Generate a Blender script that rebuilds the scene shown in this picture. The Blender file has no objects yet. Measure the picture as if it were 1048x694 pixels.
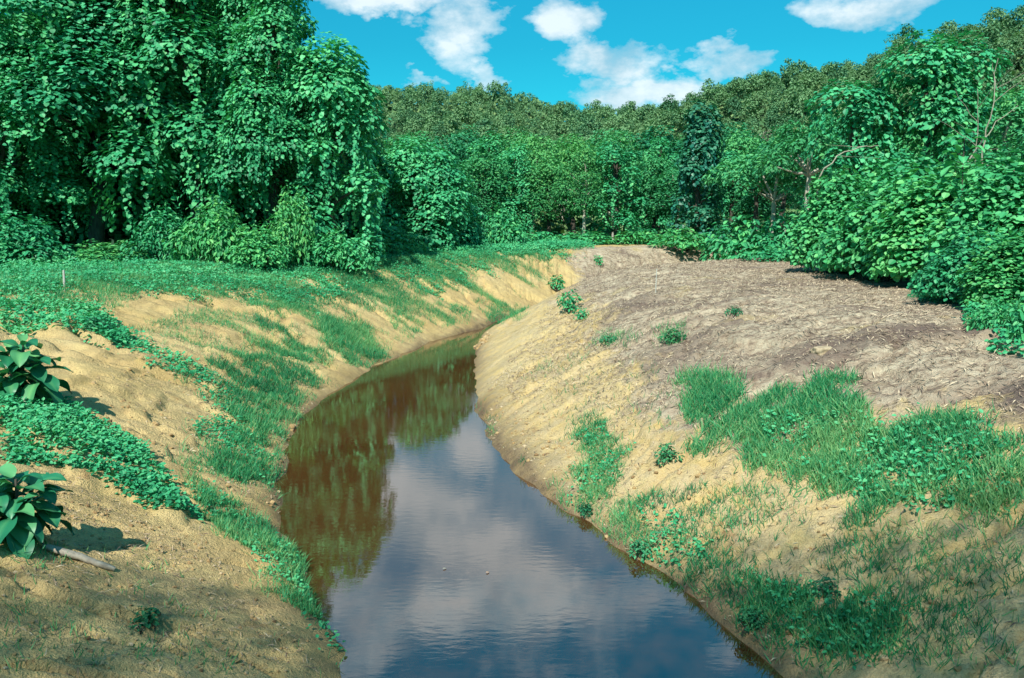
import bpy, math
import numpy as np

R = math.radians
rng = np.random.default_rng(7)
scene = bpy.context.scene
COL = scene.collection

# ------------------------------------------------------------------ camera
ZC, PITCH, FPX = 4.2, R(8.4), 822.0
CP, SP = math.cos(PITCH), math.sin(PITCH)
cam_d = bpy.data.cameras.new('camera')
cam = bpy.data.objects.new('camera', cam_d)
COL.objects.link(cam)
cam.location = (0, 0, ZC)
cam.rotation_euler = (R(90) - PITCH, 0, 0)
cam_d.sensor_width = 36.0
cam_d.lens = FPX / 1048 * 36.0
cam_d.clip_start, cam_d.clip_end = 0.05, 5000
scene.camera = cam

# ------------------------------------------------------------------ noise
def _hash(ix, iy, seed):
    h = (ix.astype(np.int64) * 374761393 + iy.astype(np.int64) * 668265263 + seed * 2147483647) & 0xFFFFFFFF
    h = ((h ^ (h >> 13)) * 1274126177) & 0xFFFFFFFF
    h = ((h ^ (h >> 16)) * 2246822519) & 0xFFFFFFFF
    return ((h ^ (h >> 15)) & 0xFFFFFF) / float(0xFFFFFF)

def vnoise(x, y, seed=0):
    x = np.asarray(x, float); y = np.asarray(y, float)
    ix, iy = np.floor(x), np.floor(y)
    fx, fy = x - ix, y - iy
    fx = fx * fx * (3 - 2 * fx); fy = fy * fy * (3 - 2 * fy)
    a, b = _hash(ix, iy, seed), _hash(ix + 1, iy, seed)
    c, d = _hash(ix, iy + 1, seed), _hash(ix + 1, iy + 1, seed)
    return (a + (b - a) * fx) * (1 - fy) + (c + (d - c) * fx) * fy

def fbm(x, y, o=4, seed=0):
    s, a, t = 0, 1.0, 0
    for k in range(o):
        s = s + a * vnoise(np.asarray(x) * 2 ** k + 17.3 * k, np.asarray(y) * 2 ** k - 9.1 * k, seed + k)
        t += a; a *= 0.5
    return s / t

def sstep(a, b, x):
    t = np.clip((x - a) / (b - a), 0, 1)
    return t * t * (3 - 2 * t)

# ------------------------------------------------------------------ canal plan
def catmull(pts, n=8):
    p = np.array(pts, float); out = []
    p = np.vstack([2 * p[0] - p[1], p, 2 * p[-1] - p[-2]])
    for i in range(1, len(p) - 2):
        for k in range(n):
            t = k / n
            out.append(0.5 * ((2 * p[i]) + (-p[i-1] + p[i+1]) * t + (2*p[i-1] - 5*p[i] + 4*p[i+1] - p[i+2]) * t*t
                              + (-p[i-1] + 3*p[i] - 3*p[i+1] + p[i+2]) * t**3))
    out.append(p[-2])
    return np.array(out)

def px_plane(px, py, z=0.0):
    d = np.array([(px - 524) / FPX, CP - (py - 347) / FPX * SP, -SP - (py - 347) / FPX * CP])
    t = (z - ZC) / d[2]
    return (d[0] * t, d[1] * t)

LEFT = catmull([(1.5, -60), (0.4, -20), (-0.6, 0), (-1.15, 5)] +
               [px_plane(*q) for q in ((370, 690), (336, 640), (322, 600), (306, 550), (294, 515), (291, 480), (301, 445), (322, 418), (360, 391), (397, 370), (452, 347))] +
               [(-1.25, 31.2), (-0.3, 34.2), (1.9, 38.4), (6.2, 43.2), (14, 48), (30, 53), (70, 62), (160, 75)])
RIGHT = catmull([(6.5, -60), (5, -20), (3.6, 0), (2.9, 4.5)] +
                [px_plane(*q) for q in ((790, 690), (742, 640), (700, 605), (650, 575), (600, 540), (560, 510), (528, 483), (500, 450), (487, 420), (484, 388))] +
                [(-1.2, 25), (-1.2, 28), (-0.95, 30.6), (0.1, 33.7), (2.6, 37.2), (7, 41.3), (15, 45), (31, 49), (71, 58), (161, 71)])

def line_dist(x, y, L):
    """signed distance (positive to the west of the line) and arclength of the nearest point"""
    x = np.asarray(x, float).ravel(); y = np.asarray(y, float).ravel()
    best = np.full(x.shape, 1e18); sg = np.ones(x.shape); arc = np.zeros(x.shape); acc = 0.0
    for i in range(len(L) - 1):
        ax, ay = L[i]; bx, by = L[i + 1]
        dx, dy = bx - ax, by - ay; l2 = dx * dx + dy * dy
        t = np.clip(((x - ax) * dx + (y - ay) * dy) / l2, 0, 1)
        ex, ey = x - ax - t * dx, y - ay - t * dy
        d2 = ex * ex + ey * ey
        m = d2 < best
        best[m] = d2[m]
        sg[m] = np.where((dx * ey - dy * ex)[m] >= 0, 1.0, -1.0)
        arc[m] = (acc + t * math.sqrt(l2))[m]
        acc += math.sqrt(l2)
    return np.sqrt(best) * sg, arc

def table(xs, ys):
    g = np.arange(-6, 60, 0.05)
    v = np.interp(g, xs, ys)
    k = np.exp(-0.5 * (np.arange(-12, 13) * 0.05 / 0.22) ** 2); k /= k.sum()
    return g, np.convolve(np.pad(v, 12, mode='edge'), k, mode='valid')

LG, LV = table([-3, -1.2, -0.3, 0, 0.5, 3.0, 5.0, 7.6, 10, 40], [-0.9, -0.85, -0.3, -0.03, 0.27, 1.5, 2.08, 2.5, 2.56, 2.6])
_, LV2 = table([-3, -1.2, -0.3, 0, 0.5, 4.6, 6, 40], [-0.9, -0.85, -0.3, -0.03, 0.25, 2.4, 2.55, 2.6])
RG, RV = table([-3, -1.2, -0.3, 0, 0.4, 3.6, 4.7, 6.5, 40], [-0.9, -0.85, -0.3, -0.03, 0.28, 1.95, 2.32, 2.48, 2.6])

RIDGES = []
def z_at(py, D):
    return ZC + D * math.tan(math.atan((347 - py) / FPX) - PITCH)
def x_at(px, D, z=2.6):
    return (px - 524) / FPX * (D * CP + (ZC - z) * SP)
for D, W, pts in ((235, 120, ((300, 95), (390, 104), (440, 107), (500, 106), (540, 116), (590, 132), (640, 126), (700, 122), (800, 120))),
                  (185, 95, ((620, 150), (660, 132), (700, 121), (745, 104), (785, 98), (830, 92), (870, 78), (900, 64), (950, 48), (990, 40), (1050, 34), (1200, 30), (1400, 60)))):
    xs = np.array([x_at(p, D) for p, _ in pts]); zs = np.array([z_at(q + 4, D) - 2.6 for _, q in pts])
    RIDGES.append((D, W, xs, zs))

def hills(x, y):
    h = np.zeros_like(x)
    for D, W, xs, zs in RIDGES:
        r = np.interp(x, xs, zs)
        f = np.where(y < D, 1 - sstep(0, W, D - y), 1 - 0.9 * sstep(0, 160, y - D))
        h = np.maximum(h, r * f)
    return h

def terrain_full(x, y, detail=True):
    x = np.asarray(x, float); y = np.asarray(y, float); sh = x.shape
    x = x.ravel(); y = y.ravel()
    dl, sl = line_dist(x, y, LEFT)
    dr, sr = line_dist(x, y, RIGHT)
    dr = -dr
    left = dl > dr
    d = np.where(left, dl, dr); s = np.where(left, sl, sr)
    far = sstep(26, 36, y)
    zl = np.interp(dl, LG, LV) * (1 - far) + np.interp(dl, LG, LV2) * far
    zr = np.interp(dr, RG, RV)
    z = np.where(left, zl, zr)
    land = sstep(-0.1, 0.6, d)
    near = 1 - sstep(60, 90, np.hypot(x, y))
    slope = sstep(0.2, 1, d) * (1 - sstep(5, 8.5, d))
    z = z + land * near * ((fbm(x * 0.45, y * 0.45, 3, 3) - 0.5) * 0.17 + (fbm(x * 2.2, y * 2.2, 3, 11) - 0.5) * np.where(left, 0.06, 0.11))
    # rain rills running down the banks
    sw = s + (fbm(x * 0.7, y * 0.7, 2, 31) - 0.5) * 1.6
    rill = np.abs(fbm(sw * 0.8, d * 0.12, 3, 41) - 0.5)
    z = z - np.where(left, 0.22, 0.15) * slope * land * near * np.exp(-(rill / 0.03) ** 2)
    rill2 = np.abs(fbm(sw * 2.3 + 40, d * 0.4, 3, 47) - 0.5)
    z = z - 0.055 * slope * land * near * np.exp(-(rill2 / 0.03) ** 2)
    z = z - 0.10 * slope * land * near * sstep(.50, .53, fbm(sw * .9, d * .9, 3, 49)) * (1 - sstep(18, 30, y))
    z = z + near * (d > 5) * np.where(left, 0, 1) * (fbm(x * 0.9, y * 1.7, 3, 57) - 0.5) * 0.16
    # ragged foot of the bank
    z = z + near * (fbm(x * 1.3, y * 1.3, 3, 71) - 0.5) * 0.30 * np.exp(-((d - 0.1) / 0.5) ** 2)
    if detail:
        z = z + near * land * ((fbm(x * 9, y * 9, 2, 21) - 0.5) * 0.036 + (fbm(sw * 6, d * 1.4, 2, 23) - 0.5) * 0.05
              + (np.abs(fbm(x * 11 + 3, y * 11, 3, 29) - 0.5) - .1) * -0.06 * sstep(.42, .6, fbm(x * 1.1, y * 1.1, 3, 33)) * (1 - sstep(16, 24, y)))
    e = np.interp(y, [-60, -3, 1.4, 4.2], [2.6, 2.6, 2.6, -0.9])
    z = np.where(y < 4.2, np.maximum(z, np.where(y < -3, -0.9, e)), z)
    z = z + hills(x, y) + sstep(70, 110, np.hypot(x, y)) * (fbm(x * 0.03, y * 0.03, 3, 5) - 0.5) * 3.0
    return z.reshape(sh), d.reshape(sh), s.reshape(sh), left.reshape(sh)

def T(x, y):
    return terrain_full(np.atleast_1d(np.asarray(x, float)), np.atleast_1d(np.asarray(y, float)))[0]

def ground_px(px, py):
    """where the line of sight through a photo pixel meets the terrain"""
    d = np.array([(px - 524) / FPX, CP - (py - 347) / FPX * SP, -SP - (py - 347) / FPX * CP])
    t = np.concatenate([np.arange(2, 30, 0.06), np.arange(30, 90, 0.3)])
    p = np.array([0, 0, ZC])[None] + t[:, None] * d[None]
    z = terrain_full(p[:, 0], p[:, 1], False)[0]
    k = np.argmax(p[:, 2] < z)
    if p[k, 2] >= z[k]:
        k = len(t) - 1
    return p[k, 0], p[k, 1]

# ------------------------------------------------------------------ mesh helpers
class Mesh:
    def __init__(self):
        self.v, self.f, self.n, self.t, self.off = [], [], [], [], 0
    def add(self, verts, faces, tint=0.5):
        """faces: an (m,k) array or a list of tuples; tint: scalar or per-vertex array"""
        verts = np.asarray(verts, np.float32).reshape(-1, 3)
        if isinstance(faces, np.ndarray):
            self.f.append((faces + self.off).ravel().astype(np.int32))
            self.n.append(np.full(len(faces), faces.shape[1], np.int32))
        else:
            for q in faces:
                self.f.append(np.array(q, np.int32) + self.off)
                self.n.append(np.array([len(q)], np.int32))
        self.v.append(verts)
        self.t.append(np.broadcast_to(np.asarray(tint, np.float32), (len(verts),)).copy())
        self.off += len(verts)
    def mesh(self, name, mat, smooth=False):
        me = bpy.data.meshes.new(name)
        v = np.concatenate(self.v); f = np.concatenate(self.f); n = np.concatenate(self.n)
        me.vertices.add(len(v)); me.vertices.foreach_set('co', v.ravel())
        me.loops.add(len(f)); me.loops.foreach_set('vertex_index', f)
        me.polygons.add(len(n))
        st = np.zeros(len(n), np.int32); st[1:] = np.cumsum(n)[:-1]
        me.polygons.foreach_set('loop_start', st)
        me.polygons.foreach_set('use_smooth', np.full(len(n), smooth))
        a = me.attributes.new('tint', 'FLOAT', 'POINT'); a.data.foreach_set('value', np.concatenate(self.t))
        me.materials.append(mat)
        me.update(calc_edges=True)
        return me

def link(name, me, parent=None):
    o = bpy.data.objects.new(name, me); COL.objects.link(o)
    if parent is not None: o.parent = parent
    return o
def tag(o, label=None, cat=None, group=None, kind=None):
    if label: o['label'] = label
    if cat: o['category'] = cat
    if group: o['group'] = group
    if kind: o['kind'] = kind
    return o
def empty(name, loc, label, cat, group=None, rz=0.0):
    o = bpy.data.objects.new(name, None); COL.objects.link(o)
    o.location = loc; o.rotation_euler = (0, 0, rz); o.empty_display_size = 0.2
    return tag(o, label, cat, group)
def copy_thing(root, loc, rz, scale, label, group):
    c = root.copy(); COL.objects.link(c)
    c.location = loc; c.rotation_euler = (0, 0, rz); c.scale = scale
    c['label'] = label
    if group: c['group'] = group
    for ch in root.children:
        k = ch.copy(); COL.objects.link(k); k.parent = c
    return c

def unit(a):
    return a / np.maximum(np.linalg.norm(a, axis=-1, keepdims=True), 1e-9)

HEART = (np.array([(0, 0, 0), (0.02, .3, .05), (.3, .5, .09), (.7, .36, .03), (1, 0, -.1), (.7, -.36, .03), (.3, -.5, .09), (.02, -.3, .05), (.5, 0, -.02)]),
         np.array([(0, 8, 2, 1), (8, 4, 3, 2), (0, 7, 6, 8), (8, 6, 5, 4)]))
OVAL = (np.array([(0, 0, 0), (.3, .27, .06), (.72, .2, .02), (1, 0, -.12), (.72, -.2, .02), (.3, -.27, .06)]),
        np.array([(0, 3, 2, 1), (0, 5, 4, 3)]))
DIAM = (np.array([(0, 0, 0), (.5, .38, .08), (1, 0, -.05), (.5, -.38, .08)]), np.array([(0, 1, 2, 3)]))
def leaves(M, P, N, TIP, size, shape, tint, width=1.0):
    """scatter leaf blades: base P, face normal N, tip direction TIP"""
    N = unit(N); t = unit(TIP - (TIP * N).sum(-1, keepdims=True) * N); b = np.cross(N, t)
    sv, sf = shape
    size = np.broadcast_to(np.asarray(size, float), (len(P),))
    V = P[:, None] + size[:, None, None] * (sv[None, :, 0:1] * t[:, None] + width * sv[None, :, 1:2] * b[:, None] + sv[None, :, 2:3] * N[:, None])
    k = len(sv)
    F = (sf[None] + (np.arange(len(P)) * k)[:, None, None]).reshape(-1, sf.shape[1])
    M.add(V.reshape(-1, 3), F, np.repeat(np.broadcast_to(tint, (len(P),)), k))

def tube(M, pts, rad, sides=7, tint=0.5):
    pts = np.asarray(pts, float); n = len(pts)
    tan = unit(np.gradient(pts, axis=0))
    ref = np.array([0.3, 1, 0.05]); V = []
    for i in range(n):
        u = np.cross(tan[i], ref); u /= np.linalg.norm(u) + 1e-9; w = np.cross(tan[i], u)
        a = np.linspace(0, 2 * np.pi, sides, endpoint=False)
        V.append(pts[i] + rad[i] * (np.cos(a)[:, None] * u + np.sin(a)[:, None] * w))
    F = []
    for i in range(n - 1):
        for k in range(sides):
            F.append((i * sides + k, i * sides + (k + 1) % sides, (i + 1) * sides + (k + 1) % sides, (i + 1) * sides + k))
    M.add(np.concatenate(V), np.array(F), tint)
    M.add(V[-1], [tuple(range(sides))], tint)

def wander(a, b, n, amp, g):
    a = np.array(a, float); b = np.array(b, float)
    t = np.linspace(0, 1, n)[:, None]
    off = np.cumsum(g.normal(0, amp, (n, 3)), 0); off -= off[0]
    off -= t * off[-1]
    return a + (b - a) * t + off

# ------------------------------------------------------------------ materials
def new_mat(name):
    m = bpy.data.materials.new(name); m.use_nodes = True
    nt = m.node_tree; nt.nodes.clear()
    out = nt.nodes.new('ShaderNodeOutputMaterial')
    return m, nt, out
def N(nt, t, **kw):
    n = nt.nodes.new(t)
    for k, v in kw.items():
        if k.startswith('_'): setattr(n, k[1:], v)
        else: n.inputs[k.replace('_', ' ')].default_value = v
    return n
def ramp(nt, fac, stops):
    r = nt.nodes.new('ShaderNodeValToRGB'); e = r.color_ramp.elements
    while len(e) < len(stops): e.new(0.5)
    for q, (p, c) in zip(e, stops):
        q.position = p; q.color = (*c, 1) if len(c) == 3 else c
    nt.links.new(fac, r.inputs[0])
    return r.outputs[0]
def mixc(nt, fac, a, b, mode='MIX'):
    m = nt.nodes.new('ShaderNodeMix'); m.data_type = 'RGBA'; m.blend_type = mode
    for i, v in ((0, fac), (6, a), (7, b)):
        if hasattr(v, 'default_value'): nt.links.new(v, m.inputs[i])
        else: m.inputs[i].default_value = v if i == 0 else (*v, 1)
    return m.outputs[2]
def math_n(nt, op, a, b=None, c=None, clamp=False):
    m = nt.nodes.new('ShaderNodeMath'); m.operation = op; m.use_clamp = clamp
    for i, v in enumerate((a, b, c)):
        if v is None: continue
        if hasattr(v, 'default_value'): nt.links.new(v, m.inputs[i])
        else: m.inputs[i].default_value = v
    return m.outputs[0]

def leaf_mat(name, dark, mid, light, rough=0.42, spec=0.5, transl=0.22, vary=0.25):
    m, nt, out = new_mat(name)
    at = N(nt, 'ShaderNodeAttribute', _attribute_name='tint')
    oi = nt.nodes.new('ShaderNodeObjectInfo')
    f = math_n(nt, 'ADD', at.outputs['Fac'], math_n(nt, 'MULTIPLY', math_n(nt, 'SUBTRACT', oi.outputs['Random'], 0.5), vary), clamp=True)
    c = ramp(nt, f, [(0.0, dark), (0.5, mid), (1.0, light)])
    if vary > 0:   # each plant leans a little to yellow or to blue green
        hue = ramp(nt, math_n(nt, 'FRACT', math_n(nt, 'MULTIPLY', oi.outputs['Random'], 7.31)), [(0, (.78, .94, 1.08)), (.5, (1, 1, 1)), (1, (1.4, 1.03, .85))])
        c = mixc(nt, 1.0, c, hue, 'MULTIPLY')
    p = N(nt, 'ShaderNodeBsdfPrincipled', Roughness=rough)
    p.inputs['Specular IOR Level'].default_value = spec
    nt.links.new(c, p.inputs['Base Color'])
    t = nt.nodes.new('ShaderNodeBsdfTranslucent')
    nt.links.new(mixc(nt, 1.0, c, (0.9, 1.25, 0.6), 'MULTIPLY'), t.inputs['Color'])
    mx = nt.nodes.new('ShaderNodeMixShader'); mx.inputs[0].default_value = transl
    nt.links.new(p.outputs[0], mx.inputs[1]); nt.links.new(t.outputs[0], mx.inputs[2])
    nt.links.new(mx.outputs[0], out.inputs[0])
    return m

M_VINE = leaf_mat('vine_leaf', (.014, .12, .052), (.038, .32, .132), (.13, .52, .20), 0.52, 0.32)
M_SHRUB = leaf_mat('shrub_leaf', (.016, .16, .065), (.042, .33, .125), (.14, .50, .165), 0.52, 0.32)
M_TREE = leaf_mat('tree_leaf', (.012, .115, .05), (.036, .265, .102), (.12, .42, .14), 0.55, 0.3, vary=0.5)
M_HILL = leaf_mat('hill_leaf', (.026, .095, .045), (.07, .19, .085), (.17, .30, .125), 0.6, 0.2, vary=0.9)  # softer and greyer: slight distance haze put into the leaf colour
M_HILLDRY = leaf_mat('dry_hill_leaf', (.13, .13, .09), (.21, .20, .14), (.29, .28, .20), 0.7, 0.2, vary=0.5)
M_BIG = leaf_mat('glossy_leaf', (.008, .085, .042), (.018, .18, .085), (.11, .36, .14), 0.4, 0.42, 0.18)
M_COVER = leaf_mat('creeper_leaf', (.016, .17, .075), (.045, .37, .16), (.14, .48, .21), 0.5, 0.3, 0.25, vary=0.0)
M_GRASS = leaf_mat('grass_blade', (.012, .13, .055), (.036, .28, .11), (.20, .40, .155), 0.55, 0.3, 0.3, vary=0.0)
M_WEED = leaf_mat('weed_leaf', (.010, .09, .04), (.028, .20, .08), (.10, .34, .13), 0.55, 0.3, vary=0.5)
M_STRAW = leaf_mat('straw', (.10, .07, .06), (.36, .29, .205), (.58, .50, .35), 0.8, 0.15, 0.0)

def bark(name, a, b):
    m, nt, out = new_mat(name)
    tc = nt.nodes.new('ShaderNodeTexCoord'); mp = N(nt, 'ShaderNodeMapping'); mp.inputs['Scale'].default_value = (6, 6, 1.2)
    nt.links.new(tc.outputs['Object'], mp.inputs[0])
    no = N(nt, 'ShaderNodeTexNoise', Scale=3.0, Detail=6.0); nt.links.new(mp.outputs[0], no.inputs['Vector'])
    c = ramp(nt, no.outputs['Fac'], [(0.3, a), (0.7, b)])
    p = N(nt, 'ShaderNodeBsdfPrincipled', Roughness=0.85); nt.links.new(c, p.inputs['Base Color'])
    bp = N(nt, 'ShaderNodeBump', Strength=0.5, Distance=0.03); nt.links.new(no.outputs['Fac'], bp.inputs['Height'])
    nt.links.new(bp.outputs[0], p.inputs['Normal']); nt.links.new(p.outputs[0], out.inputs[0])
    return m
M_BARK = bark('dark_bark', (.03, .026, .02), (.085, .075, .055))
M_PALE = bark('pale_bark', (.19, .17, .12), (.36, .33, .25))
M_FORK = bark('silver_bark', (.26, .25, .20), (.46, .44, .36))
M_TOWER = leaf_mat('bluish_vine_leaf', (.006, .075, .05), (.018, .165, .105), (.07, .30, .20), 0.45, 0.4)
M_POST = bark('weathered_white_wood', (.30, .30, .26), (.50, .50, .44))
M_PLANK = bark('grey_wood', (.24, .20, .15), (.46, .41, .32))

# ------------------------------------------------------------------ terrain
def axis(lo, hi, step, a, b, grow):
    core = np.arange(lo, hi + 1e-6, step)
    out = [core]
    s, v, up = step, hi, []
    while v < b: s *= grow; v += s; up.append(v)
    s, v, dn = step, lo, []
    while v > a: s *= grow; v -= s; dn.append(v)
    return np.concatenate([np.array(dn[::-1]), core, np.array(up)])
gx = axis(-5.5, 6.5, 0.03, -900, 900, 1.012)
gy = np.concatenate([-np.geomspace(300, 0.5, 24), np.linspace(0, 4.1, 16), np.geomspace(4.2, 40, 480), np.geomspace(40.3, 1500, 190)])
X, Y = np.meshgrid(gx, gy)
Z, Dm, Sm, Lm = terrain_full(X, Y)
nx, ny = len(gx), len(gy)
ii = (np.arange(ny - 1)[:, None] * nx + np.arange(nx - 1)[None]).ravel()
quads = np.stack([ii, ii + 1, ii + nx + 1, ii + nx], 1)

# pixel outlines of the strewn / bare / green ground, laid on the terrain
def poly(pts):
    return np.array([ground_px(*p) for p in pts])
def inside(x, y, P):
    c = np.zeros(x.shape, bool)
    j = len(P) - 1
    for i in range(len(P)):
        (xi, yi), (xj, yj) = P[i], P[j]
        if yi != yj:
            c ^= ((yi > y) != (yj > y)) & (x < (xj - xi) * (y - yi) / (yj - yi) + xi)
        j = i
    return c

hyp = np.hypot(X, Y)
warp = (fbm(X * 0.35, Y * 0.35, 3, 91) - 0.5)
mulch = (~Lm) * sstep(1.6, 4.4, Dm + warp * 3.6) * (1 - sstep(14, 19, Dm + warp * 3)) * (hyp < 120)
mulch = np.maximum(mulch, Lm * sstep(2.5, 5, X + warp * 3) * sstep(36, 39, Y) * (Y < 60) * (1 - sstep(6, 8, Dm)))
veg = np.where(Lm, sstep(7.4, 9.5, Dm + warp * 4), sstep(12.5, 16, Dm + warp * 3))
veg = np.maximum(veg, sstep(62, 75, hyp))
damp = np.exp(-np.clip(Dm + warp * .5, 0, 9) / 0.30)
side = np.where(Lm, 0.0, 1.0)
rot = np.zeros_like(X)
for px, py, rx, ry in ((985, 392, 2.6, 1.0), (860, 388, 1.6, .8), (1040, 405, 1.5, .8), (760, 375, 1.0, .9), (690, 330, 1.4, 1.2), (640, 300, 1.6, 1.6), (960, 345, 2.0, .5), (700, 265, 5, 2.5)):
    q = px_plane(px, py, 2.35)
    rot = np.maximum(rot, np.exp(-((X - q[0]) / rx) ** 2 - ((Y - q[1]) / ry) ** 2) * (.6 if py < 340 else 1))

tm = Mesh(); tm.add(np.stack([X, Y, Z], -1).reshape(-1, 3), quads)

def ground_mat():
    m, nt, out = new_mat('bank_soil')
    L = nt.links.new
    at = lambda n: N(nt, 'ShaderNodeAttribute', _attribute_name=n)
    geo = nt.nodes.new('ShaderNodeNewGeometry')
    sd = at('sd').outputs['Vector']
    def noise(vec, scale, detail=5, rough=0.55, sc=(1, 1, 1)):
        mp = N(nt, 'ShaderNodeMapping'); mp.inputs['Scale'].default_value = sc; L(vec, mp.inputs[0])
        n = N(nt, 'ShaderNodeTexNoise', Scale=scale, Detail=float(detail), Roughness=rough); L(mp.outputs[0], n.inputs['Vector'])
        return n.outputs['Fac']
    P = geo.outputs['Position']
    big = noise(P, 0.5, 4)
    med = noise(P, 3.2, 6, 0.65)
    fine = noise(P, 26, 4, 0.7)
    strk = noise(sd, 1.0, 6, 0.65, (3.2, 0.45, 1))
    # clay: ochre with paler dry crust and rusty patches
    grit = noise(P, 70, 3, 0.75)
    clay = ramp(nt, big, [(0.30, (.50, .35, .13)), (0.52, (.60, .45, .195)), (0.72, (.63, .50, .25))])
    clay = mixc(nt, math_n(nt, 'MULTIPLY', ramp(nt, strk, [(0.45, (0, 0, 0)), (0.66, (1, 1, 1))]), 0.6), clay, (.35, .25, .125))
    pale = mixc(nt, ramp(nt, med, [(0.38, (0, 0, 0)), (0.62, (1, 1, 1))]), clay, (.58, .485, .30))
    clay = mixc(nt, math_n(nt, 'MULTIPLY_ADD', at('side').outputs['Fac'], 0.62, 0.12), clay, pale)
    rust = ramp(nt, noise(P, 1.7, 5, 0.7), [(0.60, (0, 0, 0)), (0.70, (1, 1, 1))])
    clay = mixc(nt, math_n(nt, 'MULTIPLY', rust, 0.5), clay, (.27, .125, .05))
    speck = ramp(nt, fine, [(0.52, (0, 0, 0)), (0.70, (1, 1, 1))])
    vo = N(nt, 'ShaderNodeTexVoronoi', Scale=34.0); vo.feature = 'F1'
    wob = N(nt, 'ShaderNodeTexNoise', Scale=14.0, Detail=3.0); L(P, wob.inputs['Vector'])
    vad = N(nt, 'ShaderNodeVectorMath', _operation='MULTIPLY_ADD'); L(wob.outputs['Color'], vad.inputs[0]); vad.inputs[1].default_value = (.12, .12, .12); L(P, vad.inputs[2]); L(vad.outputs[0], vo.inputs['Vector'])
    crumb = ramp(nt, vo.outputs['Distance'], [(0.15, (0, 0, 0)), (0.75, (1, 1, 1))])
    clay = mixc(nt, math_n(nt, 'MULTIPLY', math_n(nt, 'MULTIPLY', crumb, ramp(nt, med, [(.42, (0, 0, 0)), (.58, (1, 1, 1))])), .32), clay, (.27, .18, .08))
    clay = mixc(nt, math_n(nt, 'MULTIPLY', speck, 0.32), clay, (.24, .155, .07))
    clay = mixc(nt, math_n(nt, 'MULTIPLY', ramp(nt, grit, [(0.52, (0, 0, 0)), (0.68, (1, 1, 1))]), 0.36), clay, (.19, .125, .06))
    clay = mixc(nt, math_n(nt, 'MULTIPLY', ramp(nt, grit, [(0.30, (1, 1, 1)), (0.42, (0, 0, 0))]), 0.4), clay, (.56, .45, .27))
    # straw and bark mulch on the levelled berm
    mst = noise(P, 1.0, 7, 0.7, (3.2, 8, 6))
    mpat = noise(P, 0.55, 5, 0.6, (0.6, 1.5, 1))
    mul = ramp(nt, mst, [(0.34, (.13, .095, .075)), (0.43, (.31, .24, .175)), (0.53, (.44, .365, .265)), (0.66, (.58, .51, .37))])
    mul = mixc(nt, math_n(nt, 'MULTIPLY', ramp(nt, mpat, [(0.50, (0, 0, 0)), (0.66, (1, 1, 1))]), 0.75), mul, (.125, .088, .082))
    mul = mixc(nt, math_n(nt, 'MULTIPLY', ramp(nt, noise(P, 0.8, 4, 0.6, (0.7, 1.4, 1)), [(0.60, (0, 0, 0)), (0.70, (1, 1, 1))]), 0.7), mul, (.40, .31, .13))
    rotf = math_n(nt, 'ADD', at('rot').outputs['Fac'], math_n(nt, 'MULTIPLY', math_n(nt, 'SUBTRACT', mst, 0.5), 1.6))
    mul = mixc(nt, math_n(nt, 'MULTIPLY', ramp(nt, rotf, [(.30, (0, 0, 0)), (.75, (1, 1, 1))]), .85), mul, (.105, .072, .072))
    mfac = math_n(nt, 'ADD', at('mulch').outputs['Fac'], math_n(nt, 'MULTIPLY', math_n(nt, 'SUBTRACT', med, 0.5), 1.4))
    mfac = math_n(nt, 'MULTIPLY', ramp(nt, mfac, [(0.35, (0, 0, 0)), (0.75, (1, 1, 1))]), 0.93)
    col = mixc(nt, mfac, clay, mul)
    # mossy litter under the plants
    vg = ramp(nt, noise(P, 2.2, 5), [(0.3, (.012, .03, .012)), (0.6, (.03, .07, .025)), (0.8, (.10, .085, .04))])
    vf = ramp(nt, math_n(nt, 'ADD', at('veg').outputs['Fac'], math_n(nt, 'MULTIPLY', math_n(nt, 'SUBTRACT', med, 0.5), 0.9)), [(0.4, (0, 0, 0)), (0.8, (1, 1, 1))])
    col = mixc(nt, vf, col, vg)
    df = math_n(nt, 'MULTIPLY', at('damp').outputs['Fac'], math_n(nt, 'MULTIPLY_ADD', med, 1.0, 0.35), clamp=True)
    col = mixc(nt, df, col, (.13, .09, .055))
    p = N(nt, 'ShaderNodeBsdfPrincipled', Roughness=0.92); p.inputs['Specular IOR Level'].default_value = 0.2
    L(col, p.inputs['Base Color'])
    h = math_n(nt, 'ADD', math_n(nt, 'MULTIPLY', med, 0.8), math_n(nt, 'ADD', math_n(nt, 'MULTIPLY_ADD', grit, 0.22, math_n(nt, 'MULTIPLY', fine, 0.55)), math_n(nt, 'MULTIPLY', strk, 0.5)))
    h = math_n(nt, 'ADD', h, math_n(nt, 'MULTIPLY', math_n(nt, 'MULTIPLY', mst, mfac), 0.9))
    h = math_n(nt, 'SUBTRACT', h, math_n(nt, 'MULTIPLY', crumb, 0.1))
    bp = N(nt, 'ShaderNodeBump', Strength=0.9, Distance=0.085); L(h, bp.inputs['Height'])
    L(bp.outputs[0], p.inputs['Normal']); L(p.outputs[0], out.inputs[0])
    return m
tme = tm.mesh('ground', ground_mat(), True)
for nm, arr in (('mulch', mulch), ('veg', veg), ('damp', damp), ('side', side), ('rot', rot)):
    a = tme.attributes.new(nm, 'FLOAT', 'POINT'); a.data.foreach_set('value', np.asarray(arr, np.float32).ravel())
a = tme.attributes.new('sd', 'FLOAT_VECTOR', 'POINT')
a.data.foreach_set('vector', np.stack([Sm, Dm, np.zeros_like(Dm)], -1).astype(np.float32).ravel())
tag(link('ground', tme), kind='structure')

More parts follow.
